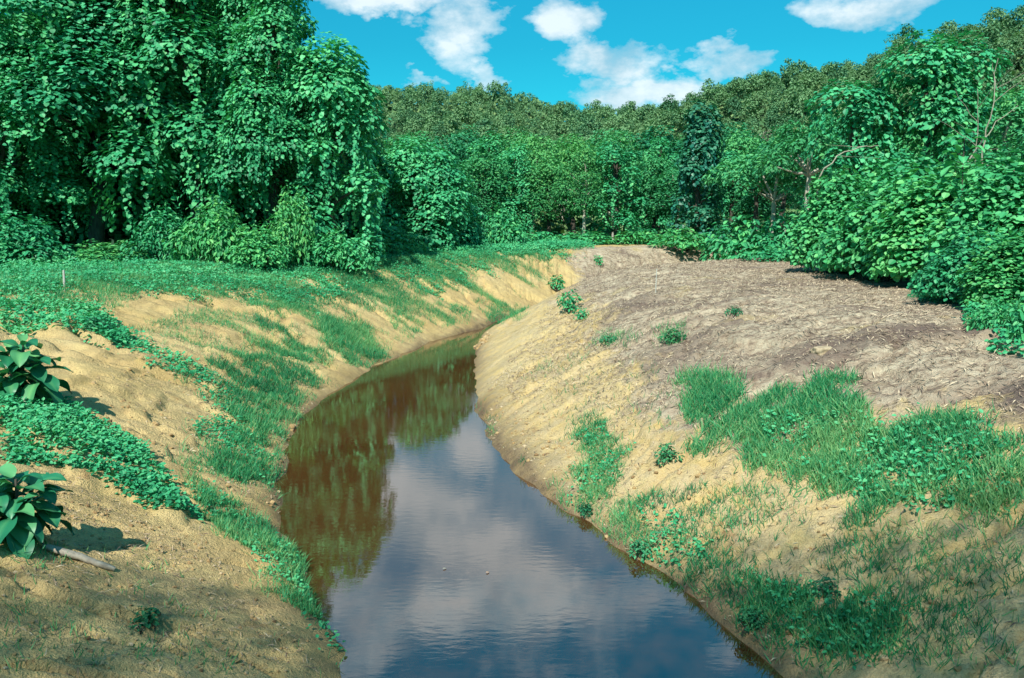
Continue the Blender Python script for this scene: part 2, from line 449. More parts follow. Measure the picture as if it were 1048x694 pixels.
# ------------------------------------------------------------------ water
wm = Mesh()
nL = 160
def resample(L, n, off):
    seg = np.linalg.norm(np.diff(L, axis=0), axis=1); s = np.concatenate([[0], np.cumsum(seg)])
    q = np.linspace(0, s[-1], n)
    p = np.stack([np.interp(q, s, L[:, 0]), np.interp(q, s, L[:, 1])], 1)
    t = unit(np.gradient(p, axis=0)); return p + off * np.stack([-t[:, 1], t[:, 0]], 1)
A, B = resample(LEFT, nL, 0.7), resample(RIGHT, nL, -0.7)
wv = np.concatenate([np.c_[A, np.zeros(nL)], np.c_[B, np.zeros(nL)]])
wm.add(wv, np.array([(i, i + nL, i + nL + 1, i + 1) for i in range(nL - 1)]))
def water_mat():
    m, nt, out = new_mat('muddy_water'); L = nt.links.new
    geo = nt.nodes.new('ShaderNodeNewGeometry')
    mp = N(nt, 'ShaderNodeMapping'); mp.inputs['Scale'].default_value = (1, 2.6, 1); L(geo.outputs['Position'], mp.inputs[0])
    n1 = N(nt, 'ShaderNodeTexNoise', Scale=4.5, Detail=4.0); L(mp.outputs[0], n1.inputs['Vector'])
    n2 = N(nt, 'ShaderNodeTexNoise', Scale=0.5, Detail=3.0); L(geo.outputs['Position'], n2.inputs['Vector'])
    h = math_n(nt, 'MULTIPLY', n1.outputs['Fac'], math_n(nt, 'MULTIPLY', n2.outputs['Fac'], n2.outputs['Fac']))
    bp = N(nt, 'ShaderNodeBump', Strength=0.09, Distance=0.035); L(h, bp.inputs['Height'])
    c = ramp(nt, n2.outputs['Fac'], [(0.3, (.058, .026, .008)), (0.7, (.074, .034, .011))])
    p = N(nt, 'ShaderNodeBsdfPrincipled', Roughness=0.015, IOR=3.1)
    L(c, p.inputs['Base Color']); L(bp.outputs[0], p.inputs['Normal']); L(p.outputs[0], out.inputs[0])
    return m
tag(link('water', wm.mesh('water', water_mat(), True)), kind='structure')

# ------------------------------------------------------------------ plant generators
DOWN = np.array([0, 0, -1.0])
def sph(g, n, zmin=-1.0):
    z = g.uniform(zmin, 1, n); a = g.uniform(0, 2 * np.pi, n); r = np.sqrt(1 - z * z)
    return np.stack([r * np.cos(a), r * np.sin(a), z], 1)

def lobe(M, g, c, r, n, size, shape, zmin=-0.35, shell=0.22, jit=0.5, base=0.5):
    """a bulging mass of leaves: lumpy shell plus a thinner inside"""
    d = sph(g, n, zmin); r = np.asarray(r, float)
    ph = g.uniform(0, 6.3, 6); k = g.uniform(2.0, 4.5, 6)
    lump = 1 + 0.13 * (np.sin(k[0] * d[:, 0] * 2 + ph[0]) + np.sin(k[1] * d[:, 1] * 2 + ph[1]) + np.sin(k[2] * d[:, 2] * 2 + ph[2])) * 0.8
    rad = lump * (1 - shell * g.random(n) ** 2)
    p = np.asarray(c) + d * r * rad[:, None]
    nn = unit(d / r) * 0.75 + np.array([0, 0, 0.85]) + g.normal(0, jit * 0.55, (n, 3))
    tip = DOWN * 0.7 + 0.7 * d + g.normal(0, 0.6, (n, 3))
    leaves(M, p, nn, tip, size * np.clip(g.lognormal(-.06, .3, n), .4, 1.3), shape, np.clip(base + g.normal(0, 0.2, n), 0, 1))

def curtain(M, g, c, r, strands, length, size, shape, step):
    """strands of leaves hanging from the rim of a mass"""
    P, Nn, Tt = [], [], []
    r = np.asarray(r, float)
    for a in g.uniform(0, 2 * np.pi, strands):
        o = np.array([math.cos(a), math.sin(a), 0]) ; k = g.uniform(0.72, 1.04)
        top = np.asarray(c) + o * r * k + np.array([0, 0, g.uniform(-0.25, 0.1) * r[2]])
        L = length * g.uniform(0.25, 1.0); n = max(3, int(L / step))
        z = np.linspace(0, L, n)
        sway = np.cumsum(g.normal(0, 0.02, (n, 2)), 0)
        p = top + np.c_[sway + g.normal(0, 0.07, (n, 2)), -z]
        P.append(p); Nn.append(o * 0.9 + np.array([0, 0, 0.6]) + g.normal(0, 0.35, (n, 3)))
        Tt.append(DOWN + 0.2 * o + g.normal(0, 0.3, (n, 3)))
    P = np.concatenate(P); n = len(P)
    leaves(M, P, np.concatenate(Nn), np.concatenate(Tt), size * g.uniform(0.7, 1.2, n), shape, np.clip(0.5 + g.normal(0, 0.2, n), 0, 1))

def limbs(g, H, r0, tips, mat, name='trunk', lean=0.03):
    M = Mesh()
    top = np.array([g.normal(0, lean * H), g.normal(0, lean * H), H * 0.8])
    ax = wander((0, 0, -0.3), top, 9, H * 0.008, g)
    tube(M, ax, np.linspace(r0, r0 * 0.3, 9), 8)
    for t in tips:
        k = int(np.clip(np.searchsorted(ax[:, 2], t[2] * 0.72), 1, 7))
        tube(M, wander(ax[k], t, 6, H * 0.008, g), np.linspace(r0 * 0.42, r0 * 0.1, 6), 5)
    return M.mesh(name, mat, True)

def vine_tree(seed, H, Rr, nl, leaf=0.22, dens=1.0, skirt=0.25, top=None, mat=M_VINE, hang=2.6):
    """a tree swallowed by climbing vines: stacked leafy bulges with hanging curtains and dark gaps"""
    g = np.random.default_rng(seed); C = Mesh(); V = Mesh(); tips = []
    cs = []
    for i in range(nl):
        h = H * (skirt + (0.93 - skirt) * ((i + g.random()) / nl))
        f = h / H
        rr = Rr * (0.30 + 0.16 * g.random()) * (1.12 - 0.35 * f)
        reach = Rr * (1.0 - 0.62 * max(0, f - 0.35) / 0.65) * 0.68
        a = i * 2.399963 + g.normal(0, 0.35)
        c = np.array([reach * math.cos(a) * g.uniform(.75, 1.1), reach * math.sin(a) * g.uniform(.75, 1.1), h])
        r3 = np.array([rr * g.uniform(.9, 1.25), rr * g.uniform(.9, 1.25), rr * g.uniform(.75, 1.15)])
        cs.append((c, r3))
    if top: cs += [(np.array(c), np.array(r)) for c, r in top]
    for c, r3 in cs:
        c[2] = max(c[2], r3[2] * 0.6)
        area = 4 * np.pi * np.mean(r3) ** 2
        n = int(area / (leaf * leaf) * 1.15 * dens)
        lobe(C, g, c, r3, n, leaf, HEART, base=0.42 + 0.22 * c[2] / H + g.normal(0, 0.06))
        curtain(V, g, c, r3, int(np.mean(r3) * 12 * dens), min(hang, c[2] * 0.7), leaf * 0.95, HEART, leaf * 0.5)
        if c[2] > H * 0.3: tips.append(c)
    return (limbs(g, H, 0.02 * H + 0.05, tips, M_BARK), C.mesh('crown', mat), V.mesh('hanging_vines', mat))

def leafy_tree(seed, H, Rr, nl, leaf=0.3, skirt=0.3, mat=M_TREE, barkm=M_BARK, shape=OVAL, dens=1.0, flat=0.8):
    g = np.random.default_rng(seed); C = Mesh(); tips = []
    for i in range(nl):
        f = (i + g.random()) / nl
        h = H * (skirt + (0.9 - skirt) * f)
        prof = math.sin(np.pi * (0.22 + 0.70 * f))
        a = i * 2.399963 + g.normal(0, 0.4)
        reach = Rr * 0.66 * prof * g.uniform(.5, 1.1)
        rr = Rr * g.uniform(0.30, 0.46)
        c = np.array([reach * math.cos(a), reach * math.sin(a), h]); tips.append(c)
        r3 = np.array([rr, rr, rr * flat * g.uniform(.8, 1.2)])
        lobe(C, g, c, r3, int(4 * np.pi * rr * rr / (leaf * leaf) * 1.25 * dens), leaf, shape, zmin=-0.6, shell=0.45, jit=0.8, base=0.35 + 0.3 * f)
    return (limbs(g, H, 0.018 * H + 0.03, tips, barkm), C.mesh('crown', mat))

def mound(seed, r3, leaf, n_l, mat, shape=HEART, dens=1.0, drape=True):
    """a low heap of leafy growth sitting on the ground"""
    g = np.random.default_rng(seed); C = Mesh(); S = Mesh(); r3 = np.asarray(r3, float)
    for i in range(n_l):
        a = i * 2.399963 + g.normal(0, .4); q = math.sqrt((i + .4) / n_l) * 0.68
        rr = r3 * g.uniform(.30, .48, 3)
        hh = r3[2] * max(0.15, (1 - q ** 2 * 1.2) * g.uniform(.55, .85))
        c = np.array([r3[0] * q * math.cos(a), r3[1] * q * math.sin(a), hh])
        rr[2] = min(rr[2] * 1.25, max(0.2, hh * 0.9))
        ar = 4 * np.pi * (rr[0] * rr[1] * rr[2]) ** (2 / 3)
        lobe(C, g, c, rr, int(ar / leaf ** 2 * 1.25 * dens), leaf, shape, zmin=-0.75, shell=0.35, jit=0.75, base=0.5 + g.normal(0, .07))
        if drape: curtain(C, g, c, rr, int(10 * dens * np.mean(rr)) + 4, hh * 0.95, leaf, shape, leaf * 0.55)
        tube(S, wander((c[0] * .3, c[1] * .3, -0.1), c, 5, 0.05, g), np.linspace(.035, .012, 5) * r3[2] ** .5, 5)
    return (S.mesh('stem', M_BARK, True), C.mesh('foliage', mat))

def build(name, meshes, loc, label, cat, group=None, rz=0.0, scale=(1, 1, 1)):
    o = empty(name, loc, label, cat, group, rz); o.scale = scale
    for me in meshes:
        link(me.name.split('.')[0], me, o)
    return o

def gz(x, y): return float(T(x, y)[0])
def spot(px, D): 
    x = x_at(px, D); return (x, D, gz(x, D) - 0.02)
def height_to(py, D, z0): return z_at(py, D) - z0

# ------------------------------------------------------------------ the vine-clad forest wall beyond the ochre bank
VT = [vine_tree(101, 12, 3.6, 26, .155, hang=2.0), vine_tree(102, 12, 3.8, 28, .155, hang=1.9), vine_tree(103, 12, 3.4, 24, .155, hang=2.8),
      vine_tree(104, 12, 3.8, 30, .26, .8, .06, hang=1.5), vine_tree(105, 12, 3.8, 22, .155, 1.0, .42, hang=1.6)]
G_WALL = 'vine smothered trees of the forest wall'
proto = {}
BOUNDS = {}
def extent(meshes):
    k = meshes[-1].name
    if k not in BOUNDS:
        h, r = 0.0, 0.0
        for me in meshes[1:]:
            co = np.empty(len(me.vertices) * 3, np.float32); me.vertices.foreach_get('co', co); co = co.reshape(-1, 3)
            h = max(h, np.percentile(co[:, 2], 99.7)); r = max(r, np.percentile(np.abs(co[:, 0]), 98.5))
        BOUNDS[k] = (float(h), float(r))
    return BOUNDS[k]
def put_variant(key, meshes, name, px, D, top, wpx, base_h, base_r, label, cat, group, rz):
    x, y, z = spot(px, D)
    base_h, base_r = extent(meshes)
    h = height_to(top, D, z) / base_h
    w = (wpx / 2 / FPX * D) / base_r
    if key not in proto:
        o = build(name, meshes, (x, y, z), label, cat, group, rz, (w, w, h)); proto[key] = o
        return o
    return copy_thing(proto[key], (x, y, z), rz, (w, w, h), label, group)
for k, px, D, top, w, rz, lab in (
    (0, 8, 33, 14, 165, 0.3, 'vine smothered tree ending the forest wall, sky above its rounded top'),
    (4, 100, 35.0, -55, 190, 1.9, 'tallest vine smothered tree, standing over the deep black hollow in the forest wall'),
    (2, 205, 35.5, -75, 180, 4.0, 'very tall vine smothered tree between the black hollow and the long hanging curtains'),
    (0, 280, 34.5, -30, 150, 2.2, 'tall vine smothered tree with long leaf curtains, next to the dome shaped one'),
    (1, -90, 34, -30, 190, 5.0, 'vine smothered tree partly cut off by the edge of the picture'),
    (3, 60, 41, -30, 190, 0.9, 'dark tree standing behind the gap by the sky at the end of the forest wall'),
    (3, 165, 42, -90, 190, 3.3, 'dark tree standing behind the black hollow of the forest wall'),
    (3, 95, 43, 40, 200, 4.4, 'dark tree deep inside the black hollow'),
    (3, 20, 40, 60, 150, 4.4, 'dark tree deep behind the sky side end of the forest wall'),
    (3, 352, 38.5, 75, 90, 1.2, 'dark tree close behind the dome shaped tree'),
    (3, 330, 43, 60, 150, 2.4, 'dark tree standing behind the dome shaped tree'),
    (3, 255, 42, -40, 170, 5.6, 'dark tree standing behind the leaf curtains of the forest wall'),
):
    put_variant(('v', k), VT[k], 'vine_tree', px, D, top, w, 12, 3.8, lab, 'tree', G_WALL, rz)
x, y, z = spot(345, 33.5)
Hd = height_to(45, 33.5, z)
build('vine_tree', vine_tree(111, Hd, 2.0, 15, .17, skirt=0.05, hang=2.4,
      top=[((0.0, -.2, Hd - 1.7), (1.75, 1.6, 1.75)), ((-1.2, .3, Hd - 1.2), (1.2, 1.2, 1.1)), ((.9, .2, Hd - 2.7), (1.1, 1.2, 1.3)), ((-1.0, 0.4, Hd * .55), (0.9, 1, 1.4))]),
      (x, y, z), 'vine smothered tree with a smooth leafy dome ending the forest wall against the sky', 'tree', G_WALL)
x, y, z = spot(432, 44)
Hd = height_to(146, 44, z)
build('vine_tree', vine_tree(112, Hd, 3.1, 20, .17, skirt=0.06, hang=1.2), (x, y, z), 'low vine smothered tree in the corner just past the dome shaped one', 'tree', G_WALL, rz=1.0)

# leafy bushes along the foot of the wall
BU = [mound(201, (1.6, 1.3, 1.7), .16, 11, M_SHRUB, OVAL), mound(202, (1.8, 1.4, 1.5), .17, 12, M_SHRUB, OVAL), mound(203, (1.5, 1.4, 1.9), .15, 11, M_SHRUB, OVAL)]
G_FOOT = 'bright bushes along the foot of the forest wall'
for i, (px, D, top, w, lab) in enumerate((
    (15, 29, 235, 110, 'bright bush at the forest foot under the sky side end of the wall'),
    (62, 29.5, 262, 80, 'low spreading bush at the forest foot behind the white stake'),
    (112, 30, 268, 70, 'small low bush in front of the black hollow'),
    (172, 31, 222, 70, 'upright bush closing the black hollow on its canal side'),
    (215, 30.5, 222, 85, 'full rounded bush below the hanging leaf curtains'),
    (262, 30, 232, 80, 'broad bright bush between two taller bushes under the curtains'),
    (300, 31, 214, 70, 'tallest bush at the forest foot, just before the dome shaped tree'),
    (345, 31.5, 245, 70, 'low bush straight under the dome shaped tree'),
    (385, 38, 236, 80, 'low bush in the notch between the dome tree and the corner tree'),
    (478, 46, 228, 70, 'loose bush at the foot of the low corner tree'),
    (515, 50, 232, 60, 'bush past the corner tree, before the row of thin trunks'),
    (-45, 28.5, 235, 110, 'bush at the forest foot cut by the edge of the picture'),
)):
    k = i % 3
    put_variant(('b', k), BU[k], 'bush', px, D, top - (18, 2, 22, 9)[i % 4], w * (1.0, .85, .95, 1.1)[i % 4], (1.7, 1.5, 1.9)[k], (1.6, 1.8, 1.5)[k], lab, 'bush', G_FOOT, i * 1.3)

# ------------------------------------------------------------------ valley forest behind the berms
MT = [leafy_tree(301, 10, 3.0, 16, .22, .34, barkm=M_FORK), leafy_tree(302, 10, 3.2, 18, .24, .28), leafy_tree(303, 10, 2.7, 15, .21, .36, barkm=M_FORK), leafy_tree(304, 10, 3.2, 17, .25, .3)]
MV = [vine_tree(305, 10, 2.8, 16, .21, .9, .12), vine_tree(306, 10, 2.6, 15, .20, .9, .1)]
G_VAL = 'trees of the valley forest'
g = np.random.default_rng(33)
ORD = ['first', 'second', 'third', 'fourth', 'fifth', 'sixth', 'seventh', 'eighth', 'ninth', 'tenth', 'eleventh', 'twelfth', 'thirteenth', 'fourteenth', 'fifteenth', 'sixteenth', 'seventeenth', 'eighteenth']
front = [(492, 152), (525, 140), (560, 158), (596, 146), (632, 138), (668, 152), (690, 168), (748, 150), (776, 158)]
mid = [(400, 140), (452, 128), (498, 122), (545, 126), (588, 130), (628, 122), (672, 128), (760, 122), (800, 130), (850, 122)]
back = [(420, 118), (476, 112), (530, 116), (578, 122), (622, 116), (664, 114), (706, 118), (752, 110), (800, 112), (850, 100), (900, 95), (950, 85), (1010, 80), (1060, 75)]
front = [(a, b + 6) for a, b in front]; mid = [(a, b + 13) for a, b in mid]; back = [(a, b + 17) for a, b in back]
for row, D0, lst, wid in (('front', 60, front, 62), ('middle', 72, mid, 66), ('rear', 88, back, 70)):
    for i, (px, top) in enumerate(lst):
        D = D0 + g.uniform(-3, 3)
        vi = row == 'front' and i % 3 == 1 or row == 'middle' and i % 4 == 2
        k = int(g.integers(0, 2 if vi else 4))
        kind = 'vine draped tree' if vi else ('leafy spreading tree', 'dense green tree', 'narrow leafy tree', 'broad leafy tree')[k]
        lab = f'{kind}, {ORD[i]} from the forest wall in the {row} row of the valley'
        meshes = MV[k] if vi else MT[k]
        put_variant(('mv' if vi else 'm', k), meshes, 'vine_tree' if vi else 'leafy_tree', px, D, top, wid * g.uniform(.9, 1.2), 10, (2.8, 2.6)[k] if vi else (3.0, 3.2, 2.7, 3.2)[k],
                    lab, 'tree', G_VAL, g.uniform(0, 6.3))
# tower of vines
x, y, z = spot(714, 53); Ht = height_to(104, 53, z)
build('vine_tower', vine_tree(321, Ht, 1.7, 15, .24, 1.0, .1, mat=M_TOWER, hang=1.8, top=[((0, 0, Ht - .9), (.95, .95, 1.0)), ((.2, 0, Ht - 2.4), (1.2, 1.1, 1.2)), ((-.1, 0, Ht - 4), (1.3, 1.2, 1.3))]), (x, y, z),
      'narrow bluish tower of vines rising above the middle of the valley forest', 'tree', G_VAL)
# umbrella crowned tree over a dark hollow with a pale forked trunk
def umbrella(seed, H, Rr, leaf, fork_h, mat=M_TREE, barkm=M_BARK):
    g = np.random.default_rng(seed); C = Mesh(); Tm = Mesh()
    cs = []
    for i in range(13):
        a = i * 2.4; q = math.sqrt((i + .3) / 13)
        cs.append(np.array([Rr * .78 * q * math.cos(a), Rr * .78 * q * math.sin(a), H * (.86 - .16 * q * q + g.normal(0, .02))]))
        rr = Rr * g.uniform(.26, .36)
        lobe(C, g, cs[-1], (rr, rr, rr * .7), int(4 * np.pi * rr * rr / leaf ** 2 * 1.2), leaf, OVAL, zmin=-.3, shell=.35, jit=.7, base=.55)
    ax = wander((0, 0, -.3), (0.1, 0, fork_h), 6, .05, g)
    tube(Tm, ax, np.linspace(.17, .12, 6), 8)
    for c in cs[::2]:
        tube(Tm, wander(ax[-1], c, 6, .08, g), np.linspace(.09, .025, 6), 6)
    return (Tm.mesh('trunk', barkm, True), C.mesh('crown', mat))
x, y, z = spot(822, 43)
build('umbrella_tree', umbrella(331, height_to(118, 43, z), 3.0, .24, height_to(180, 43, z), barkm=M_FORK), (x, y, z), 'flat crowned tree on a pale forked trunk above a dark hollow', 'tree', G_VAL)
x, y, z = spot(788, 47)
build('umbrella_tree', umbrella(332, height_to(142, 47, z), 2.6, .24, height_to(205, 47, z), barkm=M_FORK), (x, y, z), 'smaller flat crowned tree on a thin pale trunk beside the dark hollow', 'tree', G_VAL)
for i, (px, D, top, fk, rr, lab) in enumerate(((770, 51, 150, 200, 3.2, 'flat crowned tree in the shade at the back of the dark hollow'), (822, 50, 142, 190, 3.2, 'flat crowned tree standing behind the pale forked trunk'), (800, 56, 140, 190, 3.4, 'flat crowned tree deepest in the dark hollow'))):
    x, y, z = spot(px, D)
    build('umbrella_tree', umbrella(340 + i, height_to(top, D, z), rr, .27, height_to(fk, D, z)), (x, y, z), lab, 'tree', G_VAL)
# tall broken-topped pair on the hill side
x, y, z = spot(873, 33); Hq = height_to(82, 33, z)
build('vine_tree', vine_tree(341, Hq, 1.5, 8, .18, 1.0, .12, hang=2.2, top=[((-.6, 0, Hq - 1.0), (1.5, 1.3, .95)), ((.5, .2, Hq - 1.4), (1.2, 1.2, 1.1)), ((.6, 0, Hq - 3), (.8, .8, 1.1))]), (x, y, z),
      'vine hung tree with a flat umbrella top beside the pale leaning branch', 'tree', G_VAL)
x, y, z = spot(945, 32); Hq = height_to(36, 32, z)
build('vine_tree', vine_tree(342, Hq, 1.9, 11, .18, 1.0, .12, hang=2.6, top=[((-.7, 0, Hq - 1.3), (1.4, 1.4, 1.2)), ((.9, .2, Hq - 1.1), (1.5, 1.3, 1.1)), ((.2, 0, Hq - 3), (1.3, 1.3, 1.3)), ((1.3, .3, Hq - 3), (.9, .9, 1.2))]), (x, y, z),
      'tallest vine hung tree against the dry hillside, its ragged top above the big leaved thicket', 'tree', G_VAL)
# fillers behind the thicket
for i, (px, D, top, w, lab) in enumerate(((1020, 40, 92, 120, 'dense tree at the end of the thicket, behind the bare dead branches'), (1075, 34, 110, 120, 'dense tree beyond the dead branches, cut by the picture edge'),
                                (905, 46, 120, 100, 'dense dark tree filling the gap between the two vine hung trees'), (985, 48, 95, 110, 'leafy tree behind the tallest vine hung tree'))):
    put_variant(('m', (0, 1, 3, 2)[i]), MT[(0, 1, 3, 2)[i]], 'leafy_tree', px, D, top, w, 10, 3.0, lab, 'tree', G_VAL, i * 1.7)

# dead pale limbs
def dead(seed, pts, r0, twigs):
    g = np.random.default_rng(seed); M = Mesh(); pts = np.array(pts, float)
    t = np.linspace(0, 1, 14); k = np.linspace(0, 1, len(pts))
    p = np.stack([np.interp(t, k, pts[:, i]) for i in range(3)], 1) + g.normal(0, .03, (14, 3))
    tube(M, p, np.linspace(r0, r0 * .25, 14), 6)
    L = np.linalg.norm(pts[-1] - pts[0])
    for i in range(twigs):
        j = int(g.integers(5, 13)); d = unit(g.normal(0, 1, 3) + np.array([0, 0, .8]))
        tube(M, wander(p[j], p[j] + d * L * g.uniform(.15, .4), 5, .03, g), np.linspace(r0 * .35, r0 * .08, 5), 4)
    return M.mesh('dead_tree', M_PALE, True)
def px3(px, py, D): return (x_at(px, D, z_at(py, D)), D, z_at(py, D))
def rel(base, pts): return [tuple(np.array(q) - np.array(base)) for q in pts]
for lab, r0, tw, D, pts in (
    ('bare pale dead trunk standing upright among the dense trees by the thicket', .040, 4, 28, ((1003, 185), (1006, 150), (1016, 110), (1019, 60))),
    ('slanting bare dead branch leaning out over the big leaved thicket', .034, 2, 26, ((985, 175), (1005, 145), (1020, 128), (1040, 108))),
    ('thin grey dead trunk next to the upright one', .028, 4, 29, ((995, 190), (1002, 140), (1000, 90))),
    ('long pale arched dead branch under the flat umbrella top', .032, 2, 27, ((838, 175), (860, 158), (885, 150), (900, 149)))):
    b = px3(*pts[0], D); gzv = gz(b[0], D)
    base = (b[0], D, gzv)
    o = tag(link('dead_tree', dead(len(lab), [(0, 0, -.2)] + rel(base, [px3(*q, D) for q in pts]), r0, tw)), lab, 'dead tree', 'dead pale trees by the thicket'); o.location = base

# ------------------------------------------------------------------ big leaved thicket beside the mulched berm
G_TH = 'big leaved vine mounds of the thicket'
TH = [mound(401, (1.9, 1.9, 2.9), .155, 17, M_VINE, dens=1.15, drape=False), mound(402, (2.0, 1.8, 2.7), .15, 18, M_VINE, dens=1.15, drape=False), mound(403, (1.7, 1.7, 3.0), .14, 17, M_SHRUB, dens=1.15, drape=False)]
for i, (px, D, top, w, lab) in enumerate((
    (855, 26, 178, 90, 'big leaved mound at the near corner of the thicket, facing the dark hollow'),
    (905, 22.5, 180, 120, 'widest big leaved mound of the thicket with a black gap at its foot'),
    (960, 20, 170, 120, 'big leaved mound under the bright sapling'),
    (1020, 17.5, 165, 130, 'big leaved mound at the picture edge, highest of the thicket'),
    (990, 15.8, 235, 90, 'low big leaved mound spilling onto the edge of the mulch'),
    (1045, 14.4, 235, 100, 'low bright mound where the mulch runs out of the picture'),
    (930, 25, 160, 110, 'big leaved mound at the back of the thicket under the tallest vine hung tree'),
    (1090, 17, 170, 140, 'big leaved mound beyond the edge of the picture'),
    (885, 30, 172, 100, 'rear mound of the thicket under the flat umbrella top'),
    (1010, 24, 160, 120, 'rear mound of the thicket under the dead branches'),
)):
    k = i % 3
    put_variant(('t', k), TH[k], 'vine_mound', px, D, top, w, (2.35, 2.15, 2.55)[k], (2.0, 2.2, 1.8)[k], lab, 'vine mound', G_TH, i * 2.1)
LB = [mound(411, (1.4, 1.1, .7), .15, 9, M_SHRUB, OVAL, drape=False), mound(412, (1.3, 1.2, .65), .16, 9, M_SHRUB, OVAL, drape=False)]
G_LB = 'low bright bushes around the mulched berm'
for i, (px, D, top, w, lab) in enumerate((
    (790, 34, 252, 70, 'flat bright bush lying on the mulch before the dark hollow'),
    (845, 30, 232, 60, 'low bush tucked against the near corner of the thicket'),
    (760, 45, 222, 90, 'spreading bush under the dark hollow at the far side of the berm'),
    (805, 45, 212, 80, 'rounded bush at the foot of the pale forked trunk'),
    (700, 52, 232, 80, 'low bush at the foot of the vine tower'),
    (655, 55, 236, 70, 'small low bush between the vine tower and the far canal bank'),
    (590, 56, 236, 80, 'low bush at the forest edge straight beyond the canal bend'),
    (545, 55, 236, 70, 'low bush by the thin trunks beyond the canal bend'),
    (1030, 12.6, 305, 70, 'low bright bush at the edge of the mulch near the picture edge'),
    (1062, 11.6, 300, 80, 'low bright bush nearest the camera along the thicket'),
    (955, 17.2, 292, 60, 'thin low bush creeping from the thicket onto the mulch'),
)):
    k = i % 2
    if height_to(top, D, 2.6) > 1.25:
        put_variant(('b', k), BU[k], 'bush', px, D, top, w * 1.3, (1.7, 1.5)[k], (1.6, 1.8)[k], lab, 'bush', G_LB, i * 1.1)
    else:
        put_variant(('l', k), LB[k], 'bush', px, D, top, w, (.75, .7)[k], (1.4, 1.3)[k], lab, 'bush', G_LB, i * 1.1)

# ------------------------------------------------------------------ hill forest
HT = [leafy_tree(501, 8, 3.4, 11, .46, .35, M_HILL, M_BARK, DIAM, 1.2), leafy_tree(502, 8, 3.8, 12, .46, .4, M_HILL, M_BARK, DIAM, 1.3),
      leafy_tree(503, 9, 3.0, 10, .42, .35, M_HILL, M_BARK, DIAM, 1.3), leafy_tree(504, 8, 3.4, 11, .42, .4, M_TREE, M_BARK, DIAM, 1.3),
      leafy_tree(505, 9, 2.8, 8, .4, .4, M_HILLDRY, M_PALE, DIAM, .6)]
HN = ['rounded olive green tree', 'broad olive green tree', 'narrow olive green tree', 'fresh green tree', 'thin greyish half bare tree']
g = np.random.default_rng(77)
pts = []
tries = 0
while len(pts) < 1700 and tries < 34000:
    tries += 1
    y = g.uniform(98, 246); px = g.uniform(340, 1110); x = x_at(px, y)
    if y < 110 and px < 820 and g.random() < .5: continue
    if all((x - a) ** 2 + (y - b) ** 2 > (2.3 + y * 0.006) ** 2 for a, b, _ in pts): pts.append((x, y, px))
P = np.array([(a, b) for a, b, _ in pts]); PZ = T(P[:, 0], P[:, 1])
ang = (PZ + 6 - ZC) / P[:, 1]
# keep only the trees whose tops are not hidden behind nearer ones
keep = []
for i in range(len(P)):
    d = np.abs(P[:, 0] / P[:, 1] - P[i, 0] / P[i, 1]) * 180 < 2.5
    nearer = d & (P[:, 1] < P[i, 1] - 1)
    hid = nearer.any() and ang[nearer].max() > ang[i] + 0.012
    keep.append(not hid and P[i, 1] < 238)
idx = [i for i in range(len(P)) if keep[i]]
ridx = sorted(idx, key=lambda i: P[i, 1])
thing_ids = set(ridx[:290])
hp = {}
stuffM = Mesh(); lowv = {}
for i in ridx:
    x, y = P[i]; right = x > 22 + (y - 100) * .03
    u = fbm(np.array([x * .03]), np.array([y * .03]), 2, 8)[0]
    k = int(g.choice(5, p=(.27, .24, .22, .22, .05) if right else (.2, .2, .2, .25, .15)))
    s = g.choice((.34, .42, .5, .6, .72)) * g.uniform(.9, 1.1); sc = (s, s, s * g.uniform(.85, 1.35)); rz = g.uniform(0, 6.3)
    where = 'steep hillside behind the thicket' if right else 'lower hill beyond the canal bend'
    if i in thing_ids:
        lab = f'{HN[k]} in the forest covering the {where}'
        grp = f'{HN[k]}s on the {where}'
        key = k
        if key not in hp:
            hp[key] = build('hill_tree', HT[k], (x, y, PZ[i] - .3), lab, 'tree', grp, rz, sc)
        else:
            copy_thing(hp[key], (x, y, PZ[i] - .3), rz, sc, lab, grp)
    else:      # beyond the three hundred largest: one mass
        me = HT[k][1]; nv = len(me.vertices)
        if k not in lowv:
            co = np.empty(nv * 3, np.float32); me.vertices.foreach_get('co', co); lowv[k] = co.reshape(-1, 4, 3)
        q = lowv[k][::2]; c_, s_ = math.cos(rz), math.sin(rz)
        m_ = q.mean(1, keepdims=True); q = m_ + (q - m_) * 1.35
        q = q.reshape(-1, 3) * np.array(sc)
        q = np.stack([q[:, 0] * c_ - q[:, 1] * s_ + x, q[:, 0] * s_ + q[:, 1] * c_ + y, q[:, 2] + PZ[i] - .3], 1)
        stuffM.add(q, np.arange(len(q)).reshape(-1, 4), np.repeat(np.clip(g.normal(.5, .2, len(q) // 4) + g.normal(0, .30) + (.15 if k > 2 else 0), 0, 1), 4))
print('hill trees', len(ridx))
tag(link('forest', stuffM.mesh('forest', M_HILL)), 'distant tree canopy covering the upper slopes of the far hills', 'forest', kind='stuff')
# understorey: what fills the slopes between and behind those trees
U = Mesh()
n = 52000
y = g.uniform(75, 262, n); px = g.uniform(280, 1160, n); x = (px - 524) / FPX * y
z = T(x, y) + g.random(n) ** 1.5 * np.where(y > 215, 4.5, 2.5)
nn = g.normal(0, .5, (n, 3)) + np.array([0, -.5, .9])
leaves(U, np.stack([x, y, z], 1), nn, DOWN + g.normal(0, .7, (n, 3)), g.uniform(.7, 1.5, n), DIAM, np.clip(fbm(x * .08, y * .08, 3, 9) + g.normal(0, .15, n), 0, 1))
tag(link('undergrowth', U.mesh('undergrowth', M_HILL)), 'low forest undergrowth covering the far hillsides between the trees', 'undergrowth', kind='stuff')

